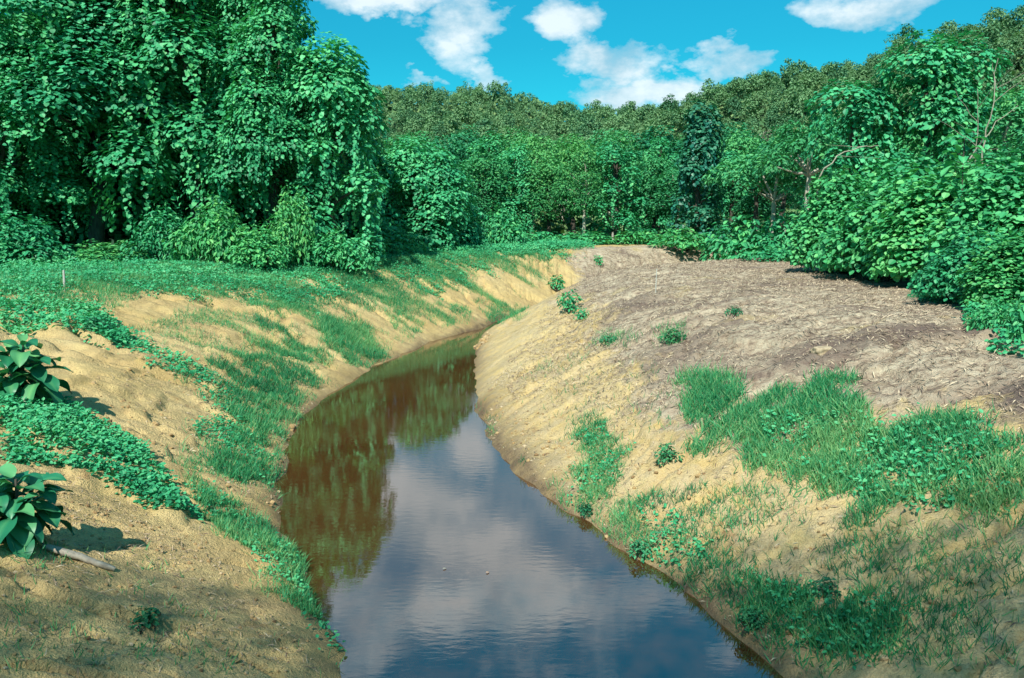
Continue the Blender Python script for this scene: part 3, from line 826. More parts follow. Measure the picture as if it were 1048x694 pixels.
g = np.random.default_rng(808)
def added_shade_tree():  # unseen tree, added only so its shade darkens the near banks and water
    C = Mesh(); n = 140000
    c = np.array([0.0, 0.0, 15.0])
    p = sph(g, n) * (g.random(n) ** (1 / 2.4))[:, None] * np.array([13.0, 7.0, 2.6])
    p += np.stack([fbm(p[:, 0] * .5, p[:, 1] * .5, 2, k) - .5 for k in (1, 2, 3)], 1) * 0.15
    leaves(C, p + c, np.array([0, 0, 1.]) + g.normal(0, .5, (n, 3)), DOWN + g.normal(0, .8, (n, 3)), .10 * g.uniform(.6, 1.3, n), OVAL, np.clip(g.normal(.5, .2, n), 0, 1), 1.2)
    tips = [c + np.array(q) for q in ((-7, 2, 0), (-4, -3, .5), (-1, 3, .6), (3, -2, .4), (7, 1, 0), (4, 4, 0), (-8, -2, 0), (9, -3, 0), (0, 0, 1))]
    return (limbs(g, 15.5, .24, tips, M_BARK), C.mesh('crown', M_TREE))
build('added_shade_tree', added_shade_tree(), (-1.0, -13.2, 2.3), 'unseen wide crowned tree added behind the viewpoint to shade the near banks', 'tree')

# ------------------------------------------------------------------ ground plants
def scatter(P, n, soft=0.0, seed=1, scale=1.0, thr=0.0):
    """random ground points in an outline laid on the terrain, thinned by patchy noise"""
    g = np.random.default_rng(seed)
    lo, hi = P.min(0) - soft, P.max(0) + soft
    x = g.uniform(lo[0], hi[0], n * 3); y = g.uniform(lo[1], hi[1], n * 3)
    xj = x + (fbm(x * 1.6, y * 1.6, 4, seed) - .5) * 3.4 * soft + g.normal(0, .3 * soft, n * 3); yj = y + (fbm(x * 1.6 + 50, y * 1.6, 4, seed + 5) - .5) * 3.4 * soft + g.normal(0, .3 * soft, n * 3)
    m = inside(xj, yj, P)
    if thr > 0: m &= fbm(x * scale, y * scale, 4, seed + 9) + g.normal(0, .08, n * 3) > thr
    x, y = x[m], y[m]
    z, d, s, l = terrain_full(x, y)
    k = z > 0.01
    return x[k], y[k], z[k], d[k]

def poly_area(P):
    x, y = P[:, 0], P[:, 1]
    return 0.5 * abs(np.dot(x, np.roll(y, 1)) - np.dot(y, np.roll(x, 1)))
def count(P, soft, dens):
    ext = (P.max(0) - P.min(0) + 2 * soft).prod()
    return int(ext * dens / 3) + 30

GR, GC = Mesh(), Mesh()
BLADE = (np.array([(0, .035, 0), (0, -.035, 0), (.4, .032, .0), (.4, -.032, 0), (.75, .02, -.07), (.75, -.02, -.07), (1, 0, -.22)]), None)
def blades(M, x, y, z, h, seed, lean=.5, tint=.45, wid=1.0):
    g = np.random.default_rng(seed); n = len(x)
    if n == 0: return
    P = np.stack([x, y, z - .01], 1)
    up = unit(np.stack([g.normal(0, lean, n), g.normal(0, lean, n), np.ones(n)], 1))
    nn = g.normal(0, 1, (n, 3)) * [1, 1, .3] + np.array([-.2, -.3, .3])
    sv = BLADE[0]
    Nn = unit(nn); t = unit(up); b = unit(np.cross(Nn, t)); Nn = np.cross(t, b)
    size = h * g.uniform(.45, 1.25, n)
    V = P[:, None] + size[:, None, None] * (sv[None, :, 0:1] * t[:, None] + sv[None, :, 2:3] * Nn[:, None]) + (wid * .12 * sv[None, :, 1:2]) * b[:, None]
    k = len(sv); o = (np.arange(n) * k)[:, None]
    q = np.concatenate([o + np.array([[0, 1, 3, 2]]), o + np.array([[2, 3, 5, 4]])])
    ti = np.repeat(np.clip(np.where(g.random(n) < .06, .6, 0) + tint + (fbm(x * .9, y * .9, 3, 5) - .5) * .9 + g.normal(0, .2, n), 0, 1), k)
    off = M.off
    M.add(V.reshape(-1, 3), q, ti)
    tri = (o + np.array([[4, 5, 6]])) + off
    M.f.append(tri.ravel().astype(np.int32)); M.n.append(np.full(n, 3, np.int32))

def cover(M, x, y, z, size, seed, hmax=.12, tint=.5, shape=OVAL):
    g = np.random.default_rng(seed); n = len(x)
    if n == 0: return
    bump = fbm(x * 3, y * 3, 2, 77)
    p = np.stack([x, y, z + .01 + hmax * g.random(n) * (.4 + bump)], 1)
    a = g.uniform(0, 6.28, n)
    leaves(M, p, np.array([-.1, -.2, 1.0]) + g.normal(0, .42, (n, 3)), np.stack([np.cos(a), np.sin(a), -.2 + 0 * a], 1), size * g.uniform(.6, 1.3, n), shape, np.clip(tint + (fbm(x * .7, y * .7, 3, 6) - .5) * .8 + g.normal(0, .18, n), 0, 1), 1.25)

GRASS = [  # outline, blades per m2, blade length, softness, patch threshold
    ([(270, 325), (300, 345), (330, 360), (322, 400), (300, 440), (288, 480), (285, 512), (250, 495), (215, 460), (203, 442), (235, 435), (215, 390), (240, 375), (275, 365)], 520, .20, .5, .40),
    ([(328, 335), (365, 322), (382, 345), (396, 368), (386, 382), (360, 374), (335, 355)], 420, .24, .4, .33),
    ([(395, 320), (420, 320), (432, 338), (412, 348)], 300, .22, .3, .40),
    ([(490, 312), (530, 312), (535, 326), (500, 328)], 200, .22, .4, .40),
    ([(450, 315), (475, 315), (480, 335), (455, 335)], 200, .22, .3, .45),
    ([(193, 492), (215, 500), (262, 533), (300, 565), (322, 590), (326, 620), (345, 655), (352, 692), (330, 640), (300, 612), (262, 604), (240, 555), (200, 515)], 900, .15, .22, .36),
    ([(0, 545), (25, 560), (40, 600), (30, 640), (0, 640)], 500, .13, .2, .52),
    ([(20, 560), (140, 560), (300, 650), (330, 694), (0, 694)], 160, .10, .1, .60),
    ([(698, 388), (735, 383), (770, 418), (820, 400), (860, 385), (840, 420), (900, 428), (1000, 440), (1046, 470), (1048, 535), (1000, 520), (940, 530), (880, 535), (850, 512), (800, 497), (770, 490), (755, 462), (720, 442), (698, 420)], 1100, .20, .34, .26),
    ([(590, 440), (625, 430), (632, 470), (617, 510), (592, 520), (577, 490)], 800, .15, .28, .42),
    ([(640, 508), (690, 530), (742, 560), (722, 595), (690, 580), (650, 550)], 650, .15, .25, .42),
    ([(750, 595), (800, 600), (860, 620), (900, 600), (935, 640), (905, 690), (830, 680), (790, 660), (760, 620)], 1000, .19, .3, .36),
    ([(590, 520), (640, 510), (760, 500), (900, 530), (1048, 545), (1048, 694), (850, 694), (700, 604), (640, 566)], 330, .15, .1, .47),
    ([(605, 345), (640, 340), (650, 352), (612, 362)], 180, .18, .3, .45),
    ([(672, 335), (700, 332), (700, 350), (680, 356)], 260, .18, .2, .42),
    ([(540, 370), (640, 360), (690, 400), (700, 470), (640, 430), (580, 440), (540, 420)], 60, .14, .2, .56),
    ([(0, 280), (300, 268), (520, 256), (590, 256), (500, 275), (430, 300), (300, 318), (180, 302), (0, 320)], 230, .22, .9, .38),
]
for i, (pts_, dn, h, soft, thr) in enumerate(GRASS):
    Pw = poly(pts_)
    x, y, z, d = scatter(Pw, count(Pw, soft, dn * 2.6), soft, 600 + i, 1.6, thr)
    blades(GR, x, y, z, h, 700 + i, tint=.42 + .1 * (i % 3), wid=1.0 if h < .19 else 1.4)
GRASS_EDGE = [  # narrow fringes along the waterline
    ([(545, 498), (560, 506), (604, 540), (652, 572), (704, 604), (746, 638), (795, 690), (830, 694), (775, 640), (725, 604), (670, 566), (620, 536), (570, 498)], 420, .17, .12, .46),
    ([(488, 420), (500, 445), (530, 478), (545, 478), (512, 440), (496, 412)], 120, .14, .1, .55),
    ([(292, 470), (300, 445), (318, 418), (306, 416), (288, 445), (282, 480)], 240, .15, .15, .45),
    ([(330, 640), (318, 600), (308, 560), (296, 520), (300, 560), (312, 610), (325, 650)], 420, .16, .12, .42)]
for i, (pts_, dn, h, soft, thr) in enumerate(GRASS_EDGE):
    Pw = poly(pts_)
    x, y, z, d = scatter(Pw, count(Pw, soft, dn * 2.4), soft, 640 + i, 2.2, thr)
    blades(GR, x, y, z, h, 740 + i, tint=.4)
for i, (pts_, dn, h, thr) in enumerate((
    ([(250, 315), (300, 300), (420, 264), (560, 256), (590, 262), (530, 305), (500, 325), (430, 345), (380, 360), (300, 345)], 520, .2, .585),
    ([(100, 330), (250, 315), (290, 350), (215, 400), (205, 440), (150, 400)], 330, .15, .57),
    ([(180, 400), (215, 400), (300, 520), (330, 600), (200, 490)], 420, .13, .56))):
    Pw = poly(pts_)
    x, y, z, d = scatter(Pw, count(Pw, .3, dn * 2), .3, 660 + i)
    sarc = terrain_full(x, y)[2]
    k = fbm(sarc * 1.15 + d * .25, d * .35, 4, 15) + np.random.default_rng(i).normal(0, .05, len(x)) > thr
    blades(GR, x[k], y[k], z[k], h, 760 + i, tint=.55)
COVER = [  # outline, leaves per m2, leaf size, height, softness, threshold
    ([(0, 398), (40, 402), (90, 425), (140, 460), (185, 500), (192, 532), (165, 530), (120, 505), (75, 488), (60, 478), (0, 470)], 1500, .062, .14, .12, 0),
    ([(0, 310), (40, 308), (80, 314), (112, 328), (137, 352), (120, 358), (90, 342), (50, 332), (0, 338)], 520, .085, .18, .4, .30),
    ([(70, 318), (110, 328), (140, 352), (120, 360), (92, 345)], 700, .085, .25, .2, 0),
    ([(118, 345), (150, 352), (190, 372), (215, 392), (190, 396), (150, 372)], 420, .07, .10, .3, .34),
    ([(0, 266), (200, 264), (420, 256), (590, 250), (588, 262), (520, 268), (462, 285), (432, 300), (400, 274), (372, 288), (335, 302), (302, 320), (250, 302), (180, 304), (120, 300), (60, 304), (0, 312)], 430, .085, .18, .7, .41),
    ([(-40, 262), (600, 249), (600, 254), (0, 276)], 330, .12, .32, .6, 0),
    ([(205, 380), (235, 395), (250, 440), (285, 500), (255, 490), (215, 450)], 420, .06, .12, .3, .42),
    ([(780, 440), (900, 432), (1000, 445), (1040, 480), (1040, 520), (940, 525), (860, 505), (800, 490)], 520, .055, .22, .2, .40),
    ([(700, 236), (830, 238), (830, 262), (760, 256), (690, 251), (640, 250)], 110, .16, .4, .8, 0),
    ([(985, 318), (1048, 336), (1048, 372), (1010, 345)], 420, .10, .25, .3, .2),
    ([(590, 440), (622, 435), (628, 470), (615, 508), (594, 515), (580, 490)], 420, .05, .14, .28, .42),
    ([(640, 515), (690, 535), (740, 565), (722, 592), (690, 580), (650, 555)], 420, .05, .16, .2, .45),
    ([(750, 595), (800, 600), (860, 620), (900, 610), (930, 640), (900, 690), (830, 680), (790, 660)], 420, .05, .16, .2, .45),
    ([(193, 492), (262, 533), (322, 590), (345, 655), (352, 692), (300, 612), (240, 555)], 420, .045, .1, .2, .42),
]
for i, (pts_, dn, sz, hm, soft, thr) in enumerate(COVER):
    Pw = poly(pts_)
    x, y, z, d = scatter(Pw, count(Pw, soft, dn), soft, 800 + i, 1.5, thr)
    cover(GC, x, y, z, sz, 900 + i, hm, tint=.5)
tag(link('grass', GR.mesh('grass', M_GRASS)), 'thin green grass growing in patches on both canal banks', 'grass', kind='stuff')
tag(link('ground_cover', GC.mesh('ground_cover', M_COVER)), 'small leaved creeping ground cover on the canal banks and the berm edge', 'ground cover', kind='stuff')

# straw and twigs strewn over the berm
S = Mesh(); g = np.random.default_rng(55)
Pw = poly([(500, 400), (560, 320), (600, 272), (620, 258), (760, 256), (830, 278), (900, 292), (985, 328), (1048, 385), (1048, 470), (860, 400), (720, 390), (640, 440)])
x, y, z, d = scatter(Pw, count(Pw, .4, 600), .4, 56, 1.2, .25)
n = len(x); a = g.normal(0.1, 1.1, n)
tdir = np.stack([np.cos(a), np.sin(a), g.normal(0, .06, n)], 1)
leaves(S, np.stack([x, y, z + .012], 1), np.array([0, 0, 1.]) + g.normal(0, .3, (n, 3)), tdir, g.uniform(.03, .17, n), DIAM, np.where(g.random(n) < .5, g.uniform(0, .25, n), g.uniform(.5, .95, n)), .13)
# litter on the near ochre bank
Pw2 = poly([(0, 560), (60, 480), (200, 540), (330, 694), (0, 694)])
x, y, z, d = scatter(Pw2, count(Pw2, .1, 420), .1, 57, 1.2, .3)
n = len(x); a = g.uniform(0, 6.28, n)
leaves(S, np.stack([x, y, z + .006], 1), np.array([0, 0, 1.]) + g.normal(0, .3, (n, 3)), np.stack([np.cos(a), np.sin(a), 0 * a], 1), g.uniform(.03, .12, n), DIAM, np.clip(g.normal(.3, .25, n), 0, 1), .10)
for k_, (pts_, dn) in enumerate((([(490, 440), (600, 300), (700, 390), (1048, 540), (1048, 694), (800, 690), (560, 510)], 170), ([(70, 330), (300, 310), (330, 400), (300, 540), (200, 500)], 120))):
    Pw = poly(pts_); x, y, z, d = scatter(Pw, count(Pw, .1, dn), .1, 157 + k_, 1.2, .3)
    n = len(x); a = g.uniform(0, 6.28, n)
    leaves(S, np.stack([x, y, z + .008], 1), np.array([0, 0, 1.]) + g.normal(0, .35, (n, 3)), np.stack([np.cos(a), np.sin(a), 0 * a], 1), g.uniform(.025, .12, n), DIAM, np.where(g.random(n) < .6, g.uniform(0, .3, n), g.uniform(.5, .95, n)), .16)
tag(link('dry_straw', S.mesh('dry_straw', M_STRAW)), 'dry straw and twigs strewn over the levelled berm and the bank', 'straw', kind='stuff')

# clods and pebbles
def soil_stone_mat():
    m, nt, out = new_mat('clod'); 
    at = N(nt, 'ShaderNodeAttribute', _attribute_name='tint')
    c = ramp(nt, at.outputs['Fac'], [(0, (.14, .08, .035)), (.5, (.34, .225, .095)), (1, (.42, .34, .22))])
    p = N(nt, 'ShaderNodeBsdfPrincipled', Roughness=.95); nt.links.new(c, p.inputs['Base Color']); nt.links.new(p.outputs[0], out.inputs[0])
    return m
M_CLOD = soil_stone_mat()
ICO = np.array([(0, 0, 1), (.89, 0, .45), (.28, .85, .45), (-.72, .53, .45), (-.72, -.53, .45), (.28, -.85, .45), (.72, .53, -.45), (-.28, .85, -.45), (-.89, 0, -.45), (-.28, -.85, -.45), (.72, -.53, -.45), (0, 0, -1)])
ICF = np.array([(0, 1, 2), (0, 2, 3), (0, 3, 4), (0, 4, 5), (0, 5, 1), (1, 6, 2), (2, 7, 3), (3, 8, 4), (4, 9, 5), (5, 10, 1), (2, 6, 7), (3, 7, 8), (4, 8, 9), (5, 9, 10), (1, 10, 6), (6, 11, 7), (7, 11, 8), (8, 11, 9), (9, 11, 10), (10, 11, 6)])
CL = Mesh()
for pts_, dn, mx, sd in (([(0, 480), (200, 540), (345, 694), (0, 694)], 150, .02, 1), ([(60, 400), (180, 360), (330, 420), (300, 540), (200, 490)], 30, .04, 2),
                        ([(290, 470), (300, 440), (400, 365), (500, 340), (500, 350), (420, 376), (330, 436), (310, 505)], 150, .09, 3),
                        ([(490, 440), (560, 500), (700, 600), (850, 694), (1048, 694), (1048, 540), (700, 480), (520, 400)], 45, .035, 4)):
    Pw = poly(pts_); x, y, z, d = scatter(Pw, count(Pw, .1, dn), .1, 90 + sd, 1.4, .35)
    n = len(x); s = mx * np.random.default_rng(sd).random(n) ** 2.5 + .006
    V = ICO[None] * (s[:, None, None] * g.uniform(.6, 1.35, (n, 12, 1))) * np.array([1, 1, .7]) + np.stack([x, y, z + s * .2], 1)[:, None]
    F = (ICF[None] + (np.arange(n) * 12)[:, None, None]).reshape(-1, 3)
    CL.add(V.reshape(-1, 3), F, np.repeat(np.clip(g.normal(.5, .22, n), 0, 1), 12))
tag(link('pebbles', CL.mesh('pebbles', M_CLOD)), 'loose clods and pebbles scattered over the clay banks', 'pebbles', kind='stuff')

# ------------------------------------------------------------------ single things
def broad_leaf(M, base, tipdir, nrm, L, W, droop, tint, g):
    """a big glossy leaf with folded midrib, curling down towards its tip"""
    t = unit(np.array(tipdir, float)); nrm = unit(nrm - np.dot(nrm, t) * t); b = np.cross(nrm, t)
    rows, V = 9, []
    p = np.array(base, float); d = t.copy()
    for i in range(rows):
        u = i / (rows - 1)
        w = W * 0.5 * (math.sin(np.pi * min(1, u * 0.98 + .02) ** 0.8) ** .85 if u < 1 else 0.0)
        nn = np.cross(d, b)
        fold = 0.28
        wav = 0.04 * L * math.sin(u * 9 + tint * 9)
        V += [p - b * w + nn * (-(fold * w) * -1 + wav), p - b * w * .5 + nn * (fold * w * .4), p, p + b * w * .5 + nn * (fold * w * .4), p + b * w + nn * (fold * w - wav)]
        ang = droop / rows
        d = d * math.cos(ang) - nn * -1 * -math.sin(ang) if False else unit(d + np.array([0, 0, -1]) * ang)
        p = p + d * L / (rows - 1)
    F = np.array([(i * 5 + k, i * 5 + k + 1, (i + 1) * 5 + k + 1, (i + 1) * 5 + k) for i in range(rows - 1) for k in range(4)])
    tv = np.full(len(V), tint); tv[2::5] += .25
    M.add(np.array(V), F, np.clip(tv, 0, 1))
def broad_shrub(seed, stems, L):
    g = np.random.default_rng(seed); F = Mesh(); S = Mesh()
    for (bx, by, h) in stems:
        top = np.array([bx, by, h]); tube(S, wander((bx * .3, by * .3, -.1), top, 6, .015, g), np.linspace(.022, .012, 6), 6)
        n = 15
        for i in range(n):
            a = i * 2.4 + g.normal(0, .2); f = i / n
            e = 0.95 - 1.25 * (1 - f)
            hh = h - (1 - f) * h * .62
            dirv = np.array([math.cos(a) * math.cos(e), math.sin(a) * math.cos(e), math.sin(e)])
            ll = L * g.uniform(.7, 1.1) * (0.65 + .35 * min(1, (1 - f) * 3))
            b0 = np.array([bx, by, hh]); st = b0 + dirv * .05
            tube(S, [b0, b0 + dirv * .03, st], [.006, .005, .005], 5)
            broad_leaf(F, st, dirv, np.array([0, 0, 1.0]) - dirv * .2 + g.normal(0, .12, 3), ll, ll * .58, g.uniform(.9, 2.0), np.clip(g.normal(.5, .16), .1, .9) if f < .9 else .95, g)
    return (S.mesh('stem', M_BARK, True), F.mesh('foliage', M_BIG, True))
G_SH = 'glossy broad leaved shrubs on the ochre bank'
bx, by = ground_px(28, 408); bz = gz(bx, by)
build('broadleaf_shrub', broad_shrub(61, [(0, 0, .82), (-.26, .08, .72), (.2, -.05, .55), (-.1, -.2, .5)], .46), (bx, by, bz), 'glossy broad leaved shrub standing above the carpet of creeping green', 'shrub', G_SH)
bx, by = ground_px(22, 552); bz = gz(bx, by)
build('broadleaf_shrub', broad_shrub(62, [(0, 0, .56), (-.22, .05, .52), (.12, .1, .45), (-.05, -.12, .36)], .37), (bx, by, bz), 'glossy broad leaved shrub below the creeping green, beside the grey wood', 'shrub', G_SH, rz=.6)

# bright sapling with drooping leaves above the thicket
x, y, z = spot(975, 19); hs = height_to(142, 19, z)
def sapling(seed, H, L, n):
    g = np.random.default_rng(seed); F = Mesh(); S = Mesh()
    tube(S, wander((0, 0, -.1), (0, 0, H), 7, .03, g), np.linspace(.035, .012, 7), 6)
    for i in range(n):
        a = i * 2.4; f = i / n; e = 0.9 - 1.0 * (1 - f)
        d = np.array([math.cos(a) * math.cos(e), math.sin(a) * math.cos(e), math.sin(e)])
        st = np.array([0, 0, H * (1 - .25 * (1 - f))]); q = st + d * L * .5
        tube(S, [st, (st + q) / 2, q], [.007, .006, .005], 5)
        broad_leaf(F, q, d, np.array([0, 0, 1.0]) - d * .2, L * g.uniform(.8, 1.1), L * .5, 1.9, np.clip(.75 + g.normal(0, .12), 0, 1), g)
    return (S.mesh('stem', M_BARK, True), F.mesh('foliage', M_SHRUB, True))
build('sapling', sapling(63, hs, .42, 16), (x, y, z), 'bright sapling with drooping star like leaves sticking out of the thicket', 'sapling')

# leafy bushes on the crest at the canal bend, and loose weeds on the slopes
WB = [mound(71, (.55, .5, .7), .14, 6, M_SHRUB, OVAL, drape=False), mound(72, (.5, .45, .55), .12, 5, M_SHRUB, OVAL, drape=False)]
WN = [mound(73, (.2, .18, .2), .055, 6, M_WEED, OVAL, drape=False), mound(74, (.22, .2, .16), .045, 6, M_WEED, OVAL, drape=False)]
G_CR = 'leafy bushes on the berm crest at the canal bend'
for i, (px, py, s, lab) in enumerate(((570, 296, 1.0, 'upper leafy bush on the berm crest at the canal bend'), (583, 318, 1.0, 'lower leafy bush on the berm crest at the canal bend'), (612, 273, .8, 'small bush behind the crest bushes on the bare clay'), (594, 328, .6, 'little bush just below the two crest bushes'))):
    x, y = ground_px(px, py); k = i % 2
    if ('wb', k) not in proto: proto[('wb', k)] = build('bush', WB[k], (x, y, gz(x, y)), lab, 'bush', G_CR, i, (s, s, s))
    else: copy_thing(proto[('wb', k)], (x, y, gz(x, y)), i * 1.3, (s, s, s), lab, G_CR)
G_WD = 'single leafy weeds on the bare slopes'
for i, (px, py, s, lab) in enumerate((
    (683, 473, 1.0, 'dark leafy weed alone on the bare slope between the two grass patches'),
    (622, 352, 1.1, 'small weed on the bare slope below the white berm stake'),
    (688, 350, 1.2, 'weed at the edge of the mulch above the big grass patch'),
    (752, 326, .9, 'little weed standing on the flat mulch'),
    (845, 610, .75, 'leafy weed on the lower slope near the water corner'),
    (770, 640, .9, 'bushy weed hanging over the water margin'),
    (655, 570, .9, 'leafy weed at the waterline below the small grass patch'),
    (600, 528, .8, 'weed at the waterline under the small grass patch'),
    (150, 640, .7, 'tiny weed on the dim ochre clay'),
    (100, 340, 1.6, 'dark weed in the creeper band above the bare ochre slope'))):
    x, y = ground_px(px, py); k = i % 2
    if ('wn', k) not in proto: proto[('wn', k)] = build('weed', WN[k], (x, y, gz(x, y)), lab, 'weed', G_WD, i, (s, s, s))
    else: copy_thing(proto[('wn', k)], (x, y, gz(x, y)), i * 1.3, (s, s, s), lab, G_WD)

# stakes
def stake(h, r, seed):
    g = np.random.default_rng(seed); M = Mesh()
    tube(M, wander((0, 0, -.3), (0.015, .01, h), 6, .003, g), [r, r, r * .97, r, r * .96, r * .9], 8)
    return M.mesh('stake', M_POST, True)
x, y = ground_px(66, 297); tag(link('stake', stake(.52, .03, 1)), 'white stake standing in the creepers before the black hollow', 'stake').location = (x, y, gz(x, y))
x, y = ground_px(671, 300); tag(link('stake', stake(.62, .013, 2)), 'pale thin stake standing on the straw covered berm', 'stake').location = (x, y, gz(x, y))

# grey driftwood below the lower shrub
def wood():
    g = np.random.default_rng(5); M = Mesh()
    a = ground_px(44, 565); b = ground_px(118, 588)
    pts = wander((*a, gz(*a) + .03), (*b, gz(*b) + .03), 9, .006, g); mid_ = pts[0].copy()
    n = len(pts); V = []
    d = unit(pts[-1] - pts[0]); s = unit(np.cross(d, [0, 0, 1.])); u = np.cross(s, d)
    for i, p in enumerate(pts - mid_):
        w = .05 * (1 - .55 * abs(i / (n - 1) - .35)) * (1 if 0 < i < n - 1 else .4); h = .02
        for cs_, ch in ((-1, -1), (1, -1), (1, .6), (.3, 1), (-.6, .9), (-1, .3)):
            V.append(p + s * w * cs_ * g.uniform(.9, 1.1) + u * h * ch)
    F = [(i * 6 + k, i * 6 + (k + 1) % 6, (i + 1) * 6 + (k + 1) % 6, (i + 1) * 6 + k) for i in range(n - 1) for k in range(6)]
    M.add(np.array(V), np.array(F)); M.add(np.array(V[:6]), [tuple(range(5, -1, -1))]); M.add(np.array(V[-6:]), [tuple(range(6))])
    o = link('driftwood', M.mesh('driftwood', M_PLANK, True)); o.location = mid_
    return o
tag(wood(), 'flat grey piece of weathered wood lying on the ochre clay', 'wood')

# rocks
def rock(seed, s, mat):
    g = np.random.default_rng(seed)
    import bmesh
    bm = bmesh.new(); bmesh.ops.create_icosphere(bm, subdivisions=3, radius=1)
    ks = g.normal(0, 1, (5, 3)); ph = g.uniform(0, 6, 5)
    for v in bm.verts:
        c = np.array(v.co); r = 1 + sum(.13 * abs(math.sin(2.2 * np.dot(k, c) + p)) + .05 * math.sin(7 * np.dot(k, c) + 2 * p) for k, p in zip(ks, ph)) - .25; c = np.clip(c, -.72, .72) * 1.25
        v.co = c * r * np.array(s)
    me = bpy.data.meshes.new('rock'); bm.to_mesh(me); bm.free(); me.materials.append(mat)
    me.polygons.foreach_set('use_smooth', np.ones(len(me.polygons), bool))
    return me
def rock_mat(name, a, b):
    m = bark(name, a, b); return m
M_RO = rock_mat('orange_stone', (.30, .15, .06), (.46, .27, .12)); M_RG = rock_mat('pale_stone', (.26, .20, .12), (.42, .34, .22))
for px, py, s, mt, lab in ((842, 359, (.14, .09, .06), M_RG, 'flat pale stone lying alone on the mulch'),):
    x, y = ground_px(px, py); o = tag(link('rock', rock(int(px), s, mt)), lab, 'rock'); o.location = (x, y, gz(x, y) - s[2] * .3); o.rotation_euler = (0.1, -.25 if px in (543, 522) else 0, px)

for px, py, lab in ((453, 583, 'pale dead leaf floating on the cloud reflection, nearer the ochre bank'), (497, 587, 'pale dead leaf floating in the middle of the canal')):
    FM = Mesh(); leaves(FM, np.zeros((1, 3)), np.array([[.05, .05, 1.]]), np.array([[1., .6, 0]]), .055, OVAL, .45)
    o = tag(link('floating_leaf', FM.mesh('floating_leaf', M_STRAW)), lab, 'leaf'); q = px_plane(px, py); o.location = (q[0], q[1], .012)

# ------------------------------------------------------------------ sun and sky
SUN = unit(np.array([-0.20, -0.65, 0.73]))
sl = bpy.data.lights.new('sun', 'SUN'); sl.energy = 4.8; sl.angle = R(0.53); sl.color = (1, .95, .86)
so = bpy.data.objects.new('sun', sl); COL.objects.link(so)
from mathutils import Vector
so.rotation_euler = Vector(tuple(SUN)).to_track_quat('Z', 'Y').to_euler()
so.location = (-20, -25, 40)

w = bpy.data.worlds.new('World'); scene.world = w; w.use_nodes = True
nt = w.node_tree; nt.nodes.clear(); L = nt.links.new
out = nt.nodes.new('ShaderNodeOutputWorld'); bg = nt.nodes.new('ShaderNodeBackground'); L(bg.outputs[0], out.inputs[0])
sky = nt.nodes.new('ShaderNodeTexSky'); sky.sky_type = 'NISHITA'; sky.sun_disc = False
sky.sun_elevation = math.asin(SUN[2]); sky.sun_rotation = math.atan2(SUN[0], SUN[1])
sky.air_density = 1.0; sky.dust_density = 0.6; sky.ozone_density = 1.5
tc = nt.nodes.new('ShaderNodeTexCoord'); dirv = tc.outputs['Generated']
nz = N(nt, 'ShaderNodeTexNoise', Scale=11.0, Detail=8.0, Roughness=.6); 
mpc = N(nt, 'ShaderNodeMapping'); mpc.inputs['Scale'].default_value = (1, 1, 1.7); L(dirv, mpc.inputs[0]); L(mpc.outputs[0], nz.inputs['Vector'])
def dir_px(px, py):
    d = np.array([(px - 524) / FPX, CP - (py - 347) / FPX * SP, -SP - (py - 347) / FPX * CP]); return d / np.linalg.norm(d)
def dir_mirror(px, py):
    d = dir_px(px, py); d[2] = -d[2]; return d
CLOUDS = [(dir_px(390, -4), .075, .022, .85), (dir_px(472, 30), .046, .048, .72), (dir_px(497, 76), .022, .018, .55), (dir_px(588, 16), .050, .033, .85), (dir_px(622, 62), .070, .025, .9), (dir_px(660, 96), .085, .026, .95), (dir_px(750, 64), .045, .030, .8),
          (dir_px(900, 6), .080, .026, .78), (dir_px(852, 18), .028, .014, .6), (dir_px(425, 84), .028, .009, .45), (dir_px(970, -15), .05, .02, .6),
          (dir_mirror(425, 520), .085, .055, 1.0), (dir_mirror(470, 560), .10, .055, .85), (dir_mirror(535, 600), .095, .06, .95), (dir_mirror(420, 620), .13, .06, .7), (dir_mirror(480, 455), .035, .05, .8), (dir_mirror(390, 690), .12, .05, .5), (dir_mirror(560, 580), .34, .16, .40)]
wn = N(nt, 'ShaderNodeTexNoise', Scale=16.0, Detail=5.0, Roughness=.6); L(mpc.outputs[0], wn.inputs['Vector'])
wc = N(nt, 'ShaderNodeVectorMath', _operation='SUBTRACT'); L(wn.outputs['Color'], wc.inputs[0]); wc.inputs[1].default_value = (.5, .5, .5)
wm_ = N(nt, 'ShaderNodeVectorMath', _operation='MULTIPLY_ADD'); L(wc.outputs[0], wm_.inputs[0]); wm_.inputs[1].default_value = (.11, .11, .075); L(dirv, wm_.inputs[2])
wdir = wm_.outputs[0]
acc = None
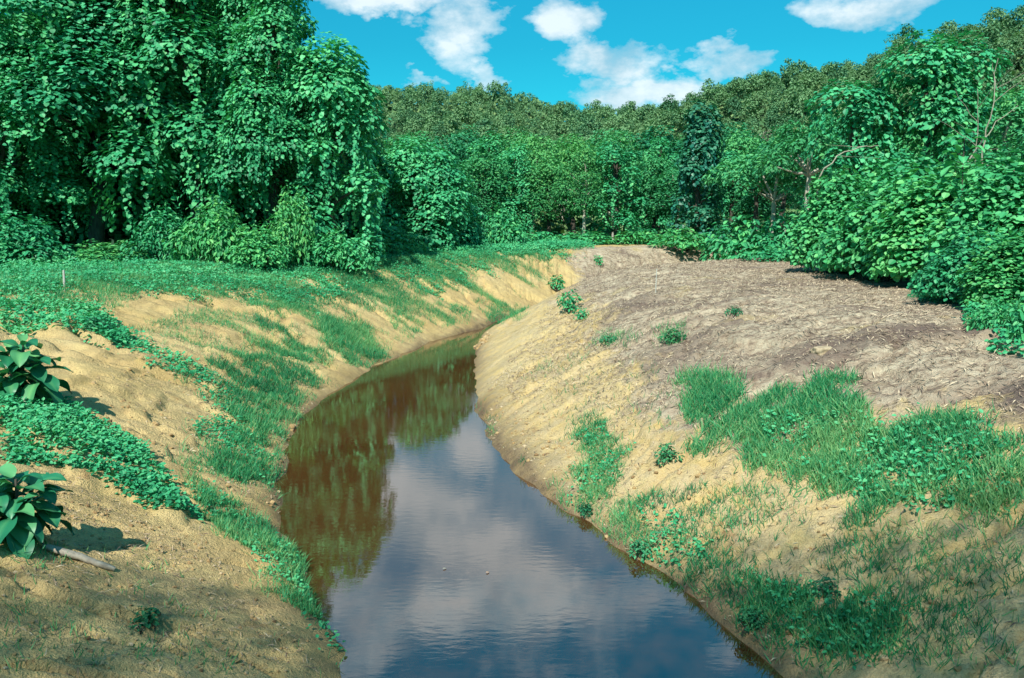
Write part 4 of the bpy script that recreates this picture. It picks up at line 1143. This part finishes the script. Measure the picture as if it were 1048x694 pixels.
for c, rx, ry, amp in CLOUDS:
    az = math.atan2(c[0], c[1]); el = math.asin(c[2])
    sub = N(nt, 'ShaderNodeVectorMath', _operation='SUBTRACT'); L(wdir, sub.inputs[0]); sub.inputs[1].default_value = tuple(c)
    r_ = (math.cos(az), -math.sin(az), 0)
    dx = N(nt, 'ShaderNodeVectorMath', _operation='DOT_PRODUCT'); L(sub.outputs[0], dx.inputs[0]); dx.inputs[1].default_value = r_
    zc_ = (-math.sin(az) * math.sin(el), -math.cos(az) * math.sin(el), math.cos(el))
    dz = N(nt, 'ShaderNodeVectorMath', _operation='DOT_PRODUCT'); L(sub.outputs[0], dz.inputs[0]); dz.inputs[1].default_value = zc_
    fr = N(nt, 'ShaderNodeVectorMath', _operation='DOT_PRODUCT'); L(dirv, fr.inputs[0]); fr.inputs[1].default_value = tuple(c)
    q = math_n(nt, 'ADD', math_n(nt, 'POWER', math_n(nt, 'DIVIDE', dx.outputs['Value'], rx), 2), math_n(nt, 'POWER', math_n(nt, 'DIVIDE', dz.outputs['Value'], ry), 2))
    gsn = math_n(nt, 'MULTIPLY', math_n(nt, 'EXPONENT', math_n(nt, 'MULTIPLY', math_n(nt, 'POWER', q, 1.6), -1.0)), amp)
    gsn = math_n(nt, 'MULTIPLY', gsn, math_n(nt, 'GREATER_THAN', fr.outputs['Value'], 0.0))
    acc = gsn if acc is None else math_n(nt, 'MAXIMUM', acc, gsn)
nlow = N(nt, 'ShaderNodeTexNoise', Scale=2.1, Detail=5.0); L(mpc.outputs[0], nlow.inputs['Vector'])
# scattered clouds elsewhere in the sky (outside the framed part)
sepd = nt.nodes.new('ShaderNodeSeparateXYZ'); L(dirv, sepd.inputs[0])
els = math_n(nt, 'MULTIPLY', ramp(nt, nlow.outputs['Fac'], [(.52, (0, 0, 0)), (.66, (1, 1, 1))]), ramp(nt, math_n(nt, 'SUBTRACT', sepd.outputs['Y'], math_n(nt, 'MULTIPLY', sepd.outputs['Z'], .6)), [(.35, (.75, .75, .75)), (.6, (0, 0, 0))]))
acc = math_n(nt, 'MAXIMUM', acc, els)
cov = math_n(nt, 'ADD', acc, math_n(nt, 'MULTIPLY', math_n(nt, 'SUBTRACT', nz.outputs['Fac'], .5), 1.55))
cov = math_n(nt, 'MULTIPLY', ramp(nt, cov, [(.30, (0, 0, 0)), (.48, (.42, .42, .42)), (.85, (1, 1, 1))]), .88)
ccol = ramp(nt, nz.outputs['Fac'], [(.38, (3.6, 5.2, 6.1)), (.62, (7.0, 7.8, 8.1))])
tint = mixc(nt, 1.0, sky.outputs[0], (.06, .86, .90), 'MULTIPLY')
upf = ramp(nt, sepd.outputs['Z'], [(.20, (1, 1, 1)), (.42, (1.3, 1.3, 1.3))])
tint = mixc(nt, 1.0, tint, upf, 'MULTIPLY')
L(mixc(nt, cov, tint, ccol), bg.inputs['Color']); bg.inputs['Strength'].default_value = 0.086

vs = scene.view_settings
scene.display_settings.display_device = 'sRGB'
vs.view_transform = 'Standard'; vs.look = 'None'; vs.exposure = 0.66; vs.gamma = 1.0; vs.use_curve_mapping = False
scene.cycles.max_bounces = 6
scene.cycles.use_denoising = True
